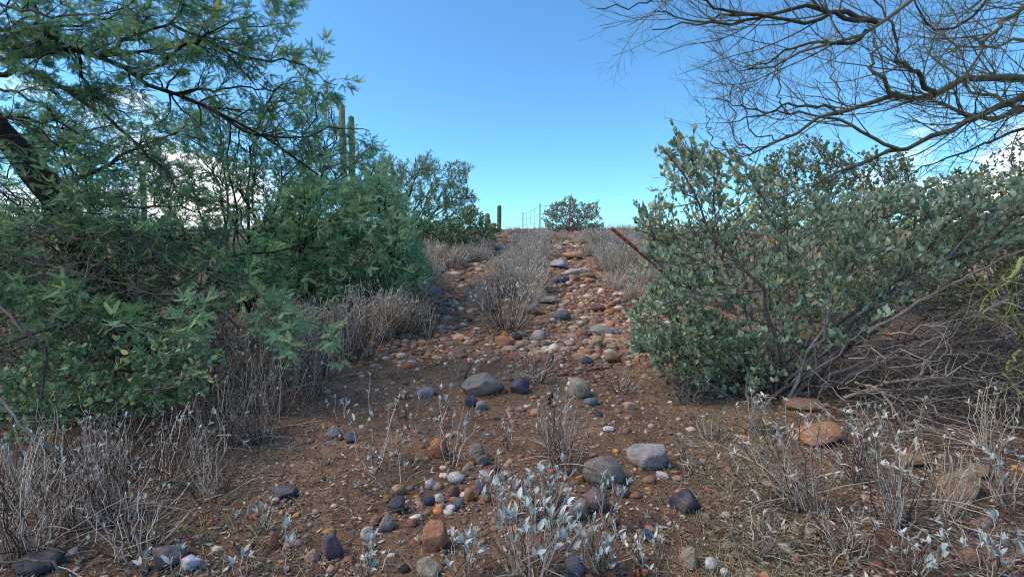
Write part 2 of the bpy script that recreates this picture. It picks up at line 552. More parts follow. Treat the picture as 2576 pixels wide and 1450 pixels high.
T_jo = leaf_template(0.27, 0.06, 0.25, 2)
T_jo1 = leaf_template(0.30, 0.06, 0.25, 1)
T_br = leaf_template(0.18, 0.18, 0.35, 1)
T_brc = leaf_template(0.13, 0.75, 0.6, 3)
T_lit = leaf_template(0.2, 0.15, 0.4, 1)
T_mq = pinnate_template(12, 2, 0.80, 0.16, 0.038)
T_mq4 = pinnate_template(9, 4, 0.74, 0.16, 0.042)
T_mqs = pinnate_template(7, 2, 0.80, 0.18, 0.068)
ME_jo = [mesh_arrays('jojoba_leaf', *t) for t in (leaf_template(0.27, 0.06, 0.25, 3), leaf_template(0.31, -0.08, 0.15, 3), leaf_template(0.23, 0.2, 0.4, 3))]
ME_br = [mesh_arrays('silver_leaf', *t) for t in (leaf_template(0.17, 0.2, 0.35, 3), leaf_template(0.22, 0.05, 0.5, 3), leaf_template(0.15, 0.4, 0.3, 3))]
ME_brc = [mesh_arrays('curled_leaf', *t) for t in (leaf_template(0.13, 0.8, 0.6, 4), leaf_template(0.16, 0.45, 0.5, 4))]
ME_mq = [mesh_arrays('mesquite_leaf', *t) for t in (T_mq, T_mq4)]


def setm(meshes, mat):
    out = []
    for me in meshes:
        c = me.copy(); c.materials.append(mat); out.append(c)
    return out


JO_NEAR, JO_SHADE = setm(ME_jo, M_jojoba), setm(ME_jo, M_jojoba_lf)
BR_SIL, BR_DRY = setm(ME_br, M_silver), setm(ME_brc, M_dryleaf)
MQ_NEAR = setm(ME_mq, M_mesq2)

# ------------------------------------------------------------------ ground
def spread_axis(lo, hi, n, near, power=2.2):
    t = np.linspace(-1, 1, n)
    s = np.sign(t) * np.abs(t) ** power
    return np.where(s < 0, near + (near - lo) * s, near + (hi - near) * s)


gx = np.unique(np.concatenate([np.linspace(-6, 6, 120), np.linspace(-40, 40, 70), np.linspace(-3000, 3000, 30)]))
gy = np.unique(np.concatenate([np.linspace(0.4, 9, 120), np.linspace(-10, 40, 80), np.linspace(-3000, 3000, 30)]))
XX, YY = np.meshgrid(gx, gy)
ZZ = H(XX, YY)
gi = np.arange(XX.size).reshape(XX.shape)
GF = np.stack([gi[:-1, :-1], gi[:-1, 1:], gi[1:, 1:], gi[1:, :-1]], -1).reshape(-1, 4)
ground = link('ground', mesh_arrays('ground', np.stack([XX, YY, ZZ], -1).reshape(-1, 3), GF, smooth=True), M_ground)
ground['kind'] = 'structure'


# ------------------------------------------------------------------ stones
def ico(sub):
    import bmesh
    bm = bmesh.new()
    bmesh.ops.create_icosphere(bm, subdivisions=sub, radius=1.0)
    V = np.array([v.co[:] for v in bm.verts]); F = np.array([[v.index for v in f.verts] for f in bm.faces])
    bm.free()
    return V, F


ICO = {k: ico(k) for k in (1, 2, 3, 4)}


def rock_shape(sub, ang, lump=0.16, boxy=0.0):
    V, F = ICO[sub]
    V = V.copy()
    if boxy:
        V = np.sign(V) * np.abs(V) ** (1 - 0.45 * boxy)
        V /= np.abs(V).max()
    d = np.zeros(len(V))
    for k, a in ((1.3, 1.0), (2.3, 0.7), (4.1, 0.35), (7.5, 0.24), (15.0, .16), (28.0, .10)):
        w = rng.normal(size=(3, 3)) * k
        d += a * np.sin(V @ w[0] + rng.uniform(0, 6)) * np.cos(V @ w[1] + rng.uniform(0, 6))
    V = V * (1 + lump * d)[:, None]
    for _ in range(int(ang * 11)):
        n = norm(rng.normal(size=3)); h = rng.uniform(0.6, 0.95)
        s = V @ n
        V = V - np.maximum(s - h, 0)[:, None] * n * 0.97
    return V, F


def make_rock(name, px, py, w, h, colour, label, kind='r', yaw=None, tall=1.05, sink=0.30, deep=0.85, top=True):
    g = G(px, py + 0.28 * h)
    k = depth_of(g) / FPX
    W, Hh = w * k, h * k
    ang = {'r': 0.2, 'm': 0.75, 'a': 1.0}[kind]
    sink = {'r': .26, 'm': .22, 'a': .18}[kind]
    V, F = rock_shape(4 if w > 60 else 3, ang, 0.10 if kind == 'r' else 0.13, 0.35 if kind != 'r' else 0.0)
    V = V / np.abs(V).max(0)
    if yaw is None:
        yaw = rng.uniform(-.5, .5)
    rx, ry, rz = W / 2, W / 2 * deep, Hh / 2 * tall * 1.05
    V = V * [rx, ry, rz]
    c, s = math.cos(yaw * .5), math.sin(yaw * .5)
    tl = rng.uniform(-.18, .18)
    V = V @ np.array([[math.cos(tl), 0, math.sin(tl)], [0, 1, 0], [-math.sin(tl), 0, math.cos(tl)]])
    V = V @ np.array([[c, s, 0], [-s, c, 0], [0, 0, 1]])
    me = mesh_arrays(name, V, F, smooth=(kind != 'a'))
    o = link(name, me, M_rock)
    o.location = (g[0], g[1] + ry * 0.3, H(g[0], g[1] + ry * .3) + rz * (1 - 2 * sink))
    o.color = (*colour, 1)
    ROCK_AT.append((g[0], g[1] + ry * .3, max(rx, ry)))
    if top:
        tag(o, label, 'rock' if w > 40 else 'stone', 'loose rocks on the trail')
    return o


ROCK_AT = []
GREY, LGREY, TAN, PINK = (.24, .215, .20), (.36, .34, .32), (.38, .28, .20), (.36, .25, .22)
ORA, RED, OCH, NAVY = (.42, .19, .095), (.25, .12, .09), (.42, .25, .09), (.055, .06, .09)
SLATE, WHITE, MAUVE, BROWN, PALE = (.13, .15, .18), (.66, .62, .58), (.25, .18, .19), (.19, .135, .10), (.46, .41, .36)
rocks = [
    (1521, 1197, 106, 84, GREY, 'large round pitted grey boulder right of the leafy brittlebush', 'r'),
    (1635, 1153, 106, 72, (.38, .34, .33), 'domed boulder patched with white lichen, behind the round grey boulder', 'm'),
    (1727, 1268, 76, 58, NAVY, 'large angular blue-black rock on bare soil right of the round boulder', 'a'),
    (1103, 1133, 56, 56, ORA, 'tall faceted orange rock behind a bare brittlebush stem', 'a'),
    (1195, 1140, 50, 42, (.40, .28, .22), 'tan rounded rock just right of the faceted orange rock', 'm'),
    (1212, 1162, 34, 30, (.21, .22, .19), 'greenish grey stone touching the tan rounded rock', 'm'),
    (1091, 1356, 68, 80, (.36, .18, .10), 'large long orange-brown rock leaning beside the silver leaves at the bottom', 'm'),
    (995, 1280, 48, 46, (.09, .085, .11), 'dark slate block left of the small stone cluster', 'a'),
    (923, 1343, 36, 36, (.62, .55, .52), 'round white stone with pink veins, alone at lower left of centre', 'r'),
    (970, 1322, 42, 42, (.27, .24, .23), 'dull grey rock beside the round white pink-veined stone', 'm'),
    (943, 1312, 30, 28, (.28, .15, .10), 'small rust brown stone between the white round stone and grey rock', 'm'),
    (1000, 1234, 38, 28, (.44, .27, .17), 'peach-orange stone above the dark slate block', 'r'),
    (971, 1258, 26, 24, (.40, .19, .09), 'small bright orange stone left of the dark slate block', 'm'),
    (1080, 1262, 34, 26, (.06, .07, .11), 'small navy stone between white stones in the cluster', 'r'),
    (1105, 1257, 28, 28, (.55, .50, .40), 'cream yellow stone touching the small navy stone', 'm'),
    (1146, 1204, 46, 30, (.56, .52, .50), 'cracked white-grey stone at the top of the stone cluster', 'm'),
    (1081, 1219, 26, 30, (.60, .54, .53), 'upright pinkish white stone left of the cracked white-grey stone', 'm'),
    (1140, 1240, 32, 30, (.28, .15, .12), 'brick red stone in the middle of the stone cluster', 'a'),
    (1180, 1250, 30, 38, (.33, .19, .11), 'notched brown-orange stone right of the brick red stone', 'm'),
    (1208, 1230, 28, 42, (.19, .165, .18), 'upright purple-grey slab near the leafy brittlebush', 'a'),
    (1153, 1268, 32, 24, (.16, .155, .16), 'charcoal oval stone below the brick red stone', 'r'),
    (1130, 1282, 30, 16, (.62, .62, .66), 'flat bluish white pebble below the charcoal oval stone', 'r'),
    (1034, 1318, 32, 22, (.32, .16, .11), 'low red-brown stone above the long orange-brown rock', 'm'),
    (1455, 1287, 56, 52, (.33, .23, .21), 'pinkish brown rock under the mauve slab', 'm'),
    (1497, 1266, 62, 56, MAUVE, 'mauve tilted slab in front of the round grey boulder', 'a'),
    (1412, 1268, 42, 42, (.13, .09, .075), 'dark brown rock in shade left of the mauve slab', 'm'),
    (1562, 1240, 46, 30, (.16, .10, .105), 'dark maroon rock under the right side of the round grey boulder', 'a'),
    (1459, 1208, 26, 24, OCH, 'small yellow ochre stone against the round grey boulder', 'm'),
    (1632, 1354, 34, 32, (.08, .10, .17), 'lone deep blue stone on the bare soil at lower right', 'm'),
    (1078, 1434, 66, 44, (.38, .31, .23), 'wide tan rock cut by the bottom edge', 'm'),
    (1445, 1424, 46, 60, (.22, .22, .24), 'bluish grey rounded rock behind leaves at the bottom edge', 'r'),
    (1734, 1412, 50, 58, (.40, .33, .24), 'upright flaky tan rock at lower right beside a white stone', 'a'),
    (1791, 1424, 38, 32, (.68, .63, .62), 'white streaked stone right of the flaky tan rock', 'r'),
    (1824, 1443, 24, 18, (.66, .60, .55), 'small white stone cut by the bottom edge', 'r'),
    (2070, 1098, 122, 56, (.44, .22, .13), 'long flat orange slab half hidden by brittlebush stems', 'a'),
    (2295, 1160, 72, 38, (.33, .22, .11), 'oval ochre-brown rock under stems at the right', 'r'),
    (2420, 1226, 96, 82, (.42, .27, .18), 'large orange-tan boulder at the right behind silver leaves', 'm'),
    (2470, 1192, 62, 44, (.24, .16, .09), 'brown boulder behind the large orange-tan boulder', 'm'),
    (2445, 1412, 50, 42, (.30, .17, .11), 'red-brown rounded stone near the lower right corner', 'r'),
    (2030, 1022, 92, 26, (.30, .19, .13), 'low brown rock at the foot of the big jojoba', 'm'),
    (1247, 1178, 24, 22, (.20, .16, .14), 'small brown stone behind the tall pale leaf pair', 'm'),
    (1214, 978, 108, 58, (.25, .24, .22), 'big flat grey-green slab sunk in the soil mid trail', 'm'),
    (1307, 976, 54, 48, (.105, .095, .13), 'round purple-black rock right of the big flat slab', 'm'),
    (1456, 981, 64, 58, (.33, .28, .21), 'domed tan boulder with ochre face right of the purple-black rock', 'r'),
    (1487, 1012, 36, 26, (.17, .20, .22), 'smooth slate-blue stone in front of the domed tan boulder', 'r'),
    (1184, 1012, 34, 32, (.07, .075, .11), 'dark navy stone under the left front of the big flat slab', 'r'),
    (1210, 1022, 30, 26, (.38, .38, .31), 'pale green-grey pitted stone in front of the big flat slab', 'm'),
    (1268, 861, 52, 28, (.44, .21, .12), 'smooth orange oval stone at the foot of the stony slope', 'r'),
    (1299, 847, 28, 22, (.05, .055, .08), 'black rounded stone behind the smooth orange oval stone', 'r'),
    (1355, 848, 42, 32, (.38, .36, .34), 'cracked round pale grey rock at the foot of the slope', 'm'),
    (1323, 864, 28, 17, (.36, .27, .20), 'squarish tan stone between orange oval and cracked grey rock', 'm'),
    (1465, 841, 34, 30, (.29, .15, .10), 'round red-brown rock left of the long grey slab', 'r'),
    (1522, 834, 82, 26, (.28, .27, .25), 'long pale grey slab beside the jojoba foot', 'm'),
    (1500, 863, 34, 30, (.42, .31, .20), 'blocky tan-yellow rock in front of the long grey slab', 'a'),
    (1411, 795, 52, 26, (.115, .14, .19), 'blue-grey domed rock on the right wheel track', 'r'),
    (1335, 782, 56, 30, (.25, .19, .18), 'brownish purple rock right of the leafy median brittlebush', 'm'),
    (1500, 776, 46, 18, (.20, .105, .08), 'dark red rock ledge on the right wheel track', 'a'),
    (1231, 853, 26, 18, (.40, .25, .11), 'small ochre stone left of the smooth orange oval stone', 'r'),
    (1480, 889, 26, 20, (.52, .28, .15), 'bright orange and white stone below the blocky tan-yellow rock', 'm'),
    (1543, 905, 46, 28, (.27, .18, .12), 'brown rock with an orange top near the jojoba edge', 'a'),
    (1475, 908, 36, 20, (.09, .10, .13), 'flat navy stone below the bright orange and white stone', 'r'),
    (1053, 889, 46, 16, (.09, .06, .055), 'flat dark brown stone on the left of the trail', 'r'),
    (1345, 1040, 24, 24, (.46, .25, .16), 'salmon orange stone under brittlebush stems mid trail', 'r'),
    (1586, 1023, 34, 20, (.52, .36, .27), 'pinkish peach stone on bare soil right of the trail', 'm'),
    (1532, 1080, 32, 14, (.74, .74, .76), 'flat shiny white stone on bare soil right of the trail', 'r'),
    (1668, 1197, 34, 18, (.62, .56, .51), 'knobbly cream stone in front of the lichen-patched boulder', 'm'),
    (712, 1245, 74, 28, (.115, .12, .15), 'flat slate-blue slab on bare soil at left', 'a'),
    (690, 1261, 24, 18, (.50, .45, .36), 'cream pebble against the flat slate-blue slab', 'r'),
    (838, 1089, 46, 24, (.33, .30, .28), 'flat pale grey stone left of the forked stems', 'm'),
    (881, 1104, 34, 28, (.14, .135, .14), 'dark grey stone at the foot of the forked brittlebush', 'm'),
    (1013, 996, 24, 26, (.42, .20, .11), 'upright orange stone left of the big flat slab', 'm'),
    (985, 1020, 32, 14, (.42, .27, .17), 'flat peach stone below the upright orange stone', 'r'),
    (1003, 841, 32, 14, (.06, .065, .085), 'flat black stone beside the left bank shrubs', 'r'),
    (832, 1385, 52, 76, (.20, .155, .17), 'large purple slab leaning at the bottom left of the trail', 'a'),
    (685, 1370, 30, 50, (.27, .13, .09), 'upright rust brown slab left of the purple slab', 'a'),
    (785, 1404, 42, 34, (.48, .30, .22), 'knobbly peach-pink stone between rust and purple slabs', 'm'),
    (476, 1424, 62, 36, (.58, .53, .60), 'lilac white slab near the lower left corner', 'a'),
    (415, 1405, 90, 60, (.20, .165, .16), 'dull brown-purple boulder behind the lilac white slab', 'm'),
    (75, 1432, 110, 40, (.075, .075, .085), 'dark boulder in the lower left corner', 'm'),
    (1070, 990, 46, 26, (.30, .29, .31), 'lavender-grey flat rock left of the big flat slab', 'm'),
    (1148, 660, 64, 34, (.075, .085, .12), 'big blue-black boulder under the left bank shrubs', 'm'),
    (1260, 624, 34, 18, (.36, .36, .38), 'pale bluish rock high on the left wheel track', 'm'),
    (1278, 648, 52, 18, (.40, .38, .37), 'broad pale ledge on the left wheel track', 'a'),
    (1405, 667, 50, 24, (.40, .39, .41), 'pale lavender rock with brown base on the right wheel track', 'm'),
    (1443, 688, 50, 24, (.52, .47, .43), 'whitish boulder on the right wheel track', 'm'),
    (1478, 695, 44, 20, (.24, .165, .10), 'long brown rock right of the whitish boulder', 'r'),
    (1440, 646, 48, 20, (.48, .30, .16), 'orange-tan ledge high on the right wheel track', 'a'),
    (1405, 622, 24, 14, (.36, .37, .38), 'small pale rock high on the right wheel track', 'm'),
    (1416, 704, 32, 15, (.10, .13, .20), 'blue rock below the whitish boulder', 'a'),
    (1447, 701, 26, 17, (.22, .15, .10), 'round brown stone below the whitish boulder', 'r'),
    (1482, 706, 32, 14, (.42, .22, .12), 'flat orange stone below the long brown rock', 'r'),
    (1372, 757, 56, 16, (.38, .36, .33), 'long pale flat slab left of the right wheel track', 'm'),
    (1180, 655, 22, 20, (.10, .10, .12), 'black stone right of the big blue-black boulder', 'r'),
    (1165, 668, 40, 14, (.35, .33, .32), 'grey stone in front of the big blue-black boulder', 'm'),
    (1085, 735, 60, 30, (.26, .235, .25), 'grey-mauve boulder at the foot of the left bank shrubs', 'm'),
]
for (px, py, w, h, c, lab, kd) in rocks:
    make_rock('rock' if w > 40 else 'stone', px, py, w, h, c, lab, kd)

PAL = np.array([ORA, RED, TAN, PINK, GREY, LGREY, BROWN, SLATE, NAVY, WHITE, PALE, MAUVE, OCH, (.30, .15, .10), (.34, .21, .15), (.28, .22, .18)]) * [1.12, 1.0, .88]
PALP = np.array([5, 9, 11, 6, 9, 6, 13, 4, 3, 5, 7, 6, 3, 11, 11, 11], float); PALP /= PALP.sum()


def track_weight(x, y):
    c = track_centre(y)
    r = np.exp(-((x - c - 1.15) / 0.55) ** 2)
    l = np.exp(-((x - c + 1.05) / 0.5) ** 2)
    m = np.exp(-((x - c) / 1.5) ** 4)
    slope = 1 / (1 + np.exp(-(y - 4.3) / 0.35))
    near = np.exp(-((x - (-0.2)) / 0.22) ** 2) * np.exp(-((y - 1.9) / 0.28) ** 2)
    mid = np.exp(-((x - 0.45) / 0.5) ** 2) * np.exp(-((y - 4.3) / 1.0) ** 2)
    return np.minimum(slope * (1.0 * r + 0.55 * l + 0.22 * m) + (1 - slope) * (0.075 * m + 0.014) + near * 0.22 + mid * .8, 1)


def sample_ground(n, y0, y1, wfun, k=1.6, far=1.0):
    out = []
    while sum(map(len, out)) < n:
        m = n * 6
        # even over the picture, so the density in the frame follows what the lens would show
        lo = y0 - .6 if y0 < 2 else y0
        y = (lo + .5) * ((y1 + .5) / (lo + .5)) ** (rng.random(m) ** far) - .5
        x = rng.uniform(-1, 1, m) * (1.15 * np.maximum(y, 1.0) + .45)
        keep = rng.random(m) < wfun(x, y)
        out.append(np.stack([x, y], 1)[keep])
    return np.vstack(out)[:n]


# countable stones bedded in the trail: pieces of the ground
shapes = [mesh_arrays('trail_stone', rock_shape(2, a, 0.15, .3)[0], ICO[2][1], smooth=(a < .9)) for a in (.2, .5, .6, .8, .8, 1, 1, 1)]
for me in shapes:
    me.materials.append(M_rock)
st = sample_ground(300, 1.6, 14, lambda x, y: track_weight(x, y) * np.where(y < 3.4, .25, 1))
for i, (x, y) in enumerate(st):
    s = rng.uniform(0.016, 0.034) * (0.62 + 0.10 * y)
    o = bpy.data.objects.new('stone', shapes[i % 8])
    o.location = (x, y, H(x, y) - s * .08)
    o.scale = (s * rng.uniform(.9, 1.5), s * rng.uniform(.8, 1.2), s * rng.uniform(.45, .8))
    o.rotation_euler = (rng.uniform(-.3, .3), rng.uniform(-.3, .3), rng.uniform(0, 6.28))
    c = PAL[rng.choice(len(PAL), p=PALP)] * rng.uniform(.8, 1.15)
    o.color = (*[float(v) for v in c], 1)
    o.parent = ground
    col.objects.link(o)


def gravel(n, y0, y1, sub, smin, smax, wf, name):
    p = sample_ground(n, y0, y1, wf)
    V, F = ICO[sub]
    q = norm(rng.normal(size=(n, 4)))
    w, a, b, c = q.T
    fr = np.stack([np.stack([1 - 2 * (b * b + c * c), 2 * (a * b - c * w), 2 * (a * c + b * w)], -1),
                   np.stack([2 * (a * b + c * w), 1 - 2 * (a * a + c * c), 2 * (b * c - a * w)], -1),
                   np.stack([2 * (a * c - b * w), 2 * (b * c + a * w), 1 - 2 * (a * a + b * b)], -1)], 1)
    sz = smin * (smax / smin) ** (rng.random(n) ** 1.6)
    sz = sz * (.75 + .075 * p[:, 1])
    sc = sz[:, None] * rng.uniform(.6, 1.25, (n, 3))
    VV = np.einsum('nij,nvj->nvi', fr, (V[None] * rng.uniform(.62 if sub == 1 else .84, 1.25 if sub == 1 else 1.12, (n, len(V), 1))) * sc[:, None, :])
    VV[:, :, 2] *= 0.6
    VV = VV + np.stack([p[:, 0], p[:, 1], H(p[:, 0], p[:, 1]) + sz * .08], 1)[:, None, :]
    FF = (F[None] + (np.arange(n) * len(V))[:, None, None]).reshape(-1, 3)
    cc = PAL[rng.choice(len(PAL), n, p=PALP)] * rng.uniform(.7, 1.15, (n, 1))
    cc = np.repeat(cc, len(F), 0)
    o = link(name, mesh_arrays(name, VV.reshape(-1, 3), FF, colr=cc), M_gravel)
    o['kind'] = 'stuff'
    return o


o = gravel(6500, 1.3, 20, 1, 0.010, 0.036, lambda x, y: np.minimum(track_weight(x, y) * 1.2 + .006, 1), 'gravel')
tag(o, 'mixed brown, orange and white gravel along both wheel tracks', 'gravel')
o = gravel(3000, 3.9, 21, 2, 0.018, 0.060, lambda x, y: track_weight(x, y) * (y > 4.0), 'cobbles')
tag(o, 'flat brown, grey and orange cobbles bedded in the stony slope', 'cobbles')
o = gravel(9500, 1.2, 16, 1, 0.003, 0.012, lambda x, y: np.minimum(track_weight(x, y) + .10, 1), 'fine_gravel')
tag(o, 'fine pale grit scattered over the brown soil', 'gravel')


# ------------------------------------------------------------------ shrubs grown towards points of a crown volume
def in_poly(poly, n):
    poly = np.array(poly, float)
    lo, hi = poly.min(0), poly.max(0)
    out = []
    while sum(map(len, out)) < n:
        p = rng.uniform(lo, hi, (n * 3, 2))
        c = np.zeros(len(p), bool)
        j = len(poly) - 1
        for i in range(len(poly)):
            xi, yi = poly[i]; xj, yj = poly[j]
            c ^= ((yi > p[:, 1]) != (yj > p[:, 1])) & (p[:, 0] < (xj - xi) * (p[:, 1] - yi) / (yj - yi + 1e-12) + xi)
            j = i
        out.append(p[c])
    return np.vstack(out)[:n]


def crown(poly, n, d0, d1):
    p = in_poly(poly, n)
    q = U(p[:, 0], p[:, 1], rng.uniform(d0, d1, n))
    h = H(q[:, 0], q[:, 1])
    q[:, 2] = np.maximum(q[:, 2], h + 0.03)
    return q


def curve_between(A, B, K, arch, wig):
    t = np.linspace(0, 1, K)[None, :, None]
    ln = np.linalg.norm(B - A, axis=1)[:, None, None]
    C = (A + B)[:, None, :] / 2 + np.array([0, 0, 1.0]) * arch * ln + wig * ln * rng.normal(size=(len(A), 1, 3))
    P = (1 - t) ** 2 * A[:, None, :] + 2 * t * (1 - t) * C + t ** 2 * B[:, None, :]
    e = np.sin(PI * t)
    P = P + e * wig * 0.35 * ln * rng.normal(size=(len(A), K, 3)) * (1 if K > 3 else 0)
    return P


def attach(targets, skel, root, K, arch, wig, keep=0.93):
    D = np.linalg.norm(targets[:, None, :] - skel[None], axis=2)
    rt = np.linalg.norm(targets - root, axis=1)[:, None]
    rs = np.linalg.norm(skel - root, axis=1)[None]
    D = D + np.where(rs > rt * keep, 10.0, 0.0)
    A = skel[np.argmin(D, 1)]
    return curve_between(A, targets, K, arch, wig)


def leaf_place(tw, n, t, up, spread_, size, end=0.15):
    pos, tan, m = along(tw, n, t, end)
    ax = norm(tan * 0.7 + np.array([0, 0, 1.0]) * up + spread_ * rng.normal(size=(n, 3)))
    fr = frames(ax, rng.normal(size=(n, 3)))
    sc = rng.uniform(size[0], size[1], n)
    return pos, fr, sc


def branch_parts(P, R, S, root, mat, parent, name='branch'):
    for k in range(len(P)):
        a = tubes(P[k:k + 1], R[k:k + 1], S)
        part(name, a[0] - root, a[1], mat, parent, a[2], smooth=True)


def shrub(name, label, cat, root, targets, nmain, nsec, per_twig, leaf, lmat, bmat, size, group=None, up=0.5, spr=0.7,
          r0=0.012, near_leaves=None, nnear=0, arch=0.06, mains=None, mr=None, twr=0.002, tt=(0.25, 1.0), base_r=0.08, S=4):
    root = np.asarray(root, float)
    o = thing(name, label, cat, root, group)
    n = len(targets)
    perm = rng.permutation(n)
    if mains is None:
        far = perm[:nmain]
        A = root + rng.normal(size=(nmain, 3)) * [base_r, base_r, 0]
        A[:, 2] = H(A[:, 0], A[:, 1]) - 0.01
        mains = curve_between(A, targets[far], 10, arch, 0.07)
        mr = taper(nmain, 10, rng.uniform(.6, 1.1, nmain) * r0, r0 * .28)
    sk = mains[:, 2:].reshape(-1, 3)
    rest = perm[nmain:]
    secs = attach(targets[rest[:nsec]], sk, root, 7, arch, 0.09)
    sr = taper(nsec, 7, r0 * .4, twr * 1.2)
    sk2 = np.vstack([sk, secs[:, 1:].reshape(-1, 3)])
    tw = attach(targets[rest[nsec:]], sk2, root, 5, arch, 0.10)
    # keep long jumps out: shorten from the tip side
    ln = np.linalg.norm(tw[:, -1] - tw[:, 0], axis=1)
    tw = tw[ln < 0.55 * max(1.0, np.ptp(targets[:, 2]))]
    tr_ = taper(len(tw), 5, twr * 1.6, twr * .7)
    branch_parts(mains, mr, S + 1, root, bmat, o)
    tv = join([tubes(secs, sr, 3), tubes(tw, tr_, 3)])
    part('twigs', tv[0] - root, tv[1], bmat, o, tv[2], smooth=True, stuff=True)
    if per_twig:
        src = np.concatenate([tw, secs[:, 2:7][:, :5]], 0)
        nl = int(len(src) * per_twig)
        pos, fr, sc = leaf_place(src, nl, tt, up, spr, size)
        if near_leaves:
            d = np.linalg.norm(pos - np.array([0, 0, EYE]), axis=1) + rng.uniform(0, 1.0, nl)
            infr = np.abs(pos[:, 0]) < pos[:, 1] * 1.07
            od = np.argsort(np.where(infr, d, 99))
            a, b = od[:nnear], od[nnear:]
            leaf_parts('leaf', near_leaves, pos[a], fr[a], sc[a], root, o, None)
            pos, fr, sc = pos[b], fr[b], sc[b]
        V, F = scatter(leaf[0], leaf[1], pos, fr, sc)
        part('foliage', V - root, F, lmat, o, np.repeat(rng.random(len(pos)), len(leaf[1])), stuff=True)
    return o, tw


# big jojoba on the right
polyH = [(1585, 560), (1600, 510), (1655, 450), (1650, 390), (1690, 345), (1745, 340), (1810, 365), (1880, 395), (1960, 440), (2060, 490), (2180, 480), (2330, 460),
         (2480, 440), (2640, 420), (2700, 520), (2600, 600), (2460, 655), (2360, 720), (2260, 790), (2180, 860), (2080, 920), (1970, 970), (1830, 960), (1700, 900),
         (1590, 870), (1570, 800), (1640, 740), (1560, 700), (1650, 640), (1640, 590)]
polyR = [(2050, 500), (2200, 480), (2400, 450), (2700, 430), (2700, 600), (2480, 650), (2330, 730), (2200, 800), (2060, 760)]
T = np.vstack([crown(polyH, 640, 2.75, 3.9), crown(polyH, 620, 3.3, 4.8), crown([(1700, 560), (2000, 520), (2300, 520), (2300, 700), (2100, 820), (1800, 860), (1680, 760)], 460, 4.4, 5.3), crown(polyR, 560, 2.8, 4.4), crown([(1580, 560), (1660, 540), (1760, 640), (1740, 760), (1640, 700)], 90, 3.0, 3.8), crown([(1685, 318), (1700, 300), (1712, 320), (1720, 380), (1690, 390)], 5, 3.2, 3.4), crown([(1730, 330), (1742, 308), (1752, 340), (1760, 400), (1735, 400)], 5, 3.2, 3.4), crown([(1575, 500), (1590, 480), (1605, 520), (1640, 570), (1610, 580)], 8, 3.2, 3.5), crown([(1640, 385), (1660, 370), (1690, 400), (1680, 420)], 8, 3.2, 3.4)])
g0 = G(1935, 1005)
big_jojoba, _ = shrub('jojoba_bush', 'large grey-green jojoba bush filling the right side of the trail', 'bush', g0, T, 30, 190, 16, T_jo, M_jojoba, M_twig,
      (0.018, 0.056), r0=0.015, near_leaves=JO_NEAR, nnear=300, up=0.75, spr=0.6)
M_husk = leaf_mat('orange_husk', [(0, (.50, .16, .04)), (.6, (.62, .25, .07)), (1, (.45, .30, .10))], 0.2)
hp = U(np.array([1872, 1880, 1893, 1899, 1903, 1930, 1936, 1941, 1945, 1950, 2052, 2058]), np.array([602, 604, 599, 602, 605, 598, 602, 606, 600, 604, 582, 585]), rng.uniform(2.70, 2.74, 12))
leaf_parts('seed_husk', setm(ME_jo, M_husk), hp, frames(norm(rng.normal(size=(12, 3))), rng.normal(size=(12, 3))), rng.uniform(.022, .032, 12), g0, big_jojoba, None)
# bottom skirt of the same side, a lower jojoba shoot clump at the trail edge
polyS = [(1575, 780), (1640, 720), (1760, 760), (1900, 860), (1960, 960), (1880, 1000), (1780, 990), (1680, 940), (1590, 890)]
shrub('jojoba_bush', 'low jojoba clump at the trail edge below the large jojoba bush', 'bush', G(1850, 1000), crown(polyS, 330, 2.95, 3.5), 14, 60, 14, T_jo, M_jojoba, M_twig,
      (0.028, 0.052), r0=0.008, near_leaves=JO_NEAR, nnear=150, up=0.7, spr=0.6)
# olive jojoba standing behind it
polyO = [(1880, 420), (1960, 370), (2050, 340), (2120, 360), (2150, 385), (2220, 365), (2290, 390), (2310, 470), (2200, 560), (1900, 560)]
c0 = U(2080, 640, 6.2); c0[2] = H(c0[0], c0[1])
shrub('jojoba_bush', 'olive green jojoba with small leaves rising behind the large jojoba bush', 'bush', c0, crown(polyO, 640, 5.4, 7.0), 16, 90, 12, T_jo1, M_jojoba_dk, M_twig,
      (0.034, 0.052), r0=0.014, up=0.6)
polyE = [(2330, 450), (2400, 420), (2480, 400), (2560, 340), (2680, 330), (2700, 640), (2350, 640)]
c1 = U(2560, 700, 4.6); c1[2] = H(c1[0], c1[1])
shrub('jojoba_bush', 'loose jojoba at the right edge in front of the white cloud', 'bush', c1, crown(polyE, 420, 4.3, 5.4), 12, 60, 9, T_jo1, M_jojoba_dk, M_twig,
      (0.03, 0.048), r0=0.012, up=0.5)

polyF = [(2250, 600), (2400, 560), (2700, 540), (2700, 830), (2400, 830), (2200, 760)]
c1 = U(2480, 760, 5.2); c1[2] = H(c1[0], c1[1])
shrub('jojoba_bush', 'grey-olive low jojoba behind the dead limbs at the right edge', 'bush', c1, crown(polyF, 760, 4.0, 5.6), 16, 90, 13, T_jo1, M_jojoba_dk, M_dead,
      (0.028, 0.05), r0=0.012, up=0.4, base_r=.5)
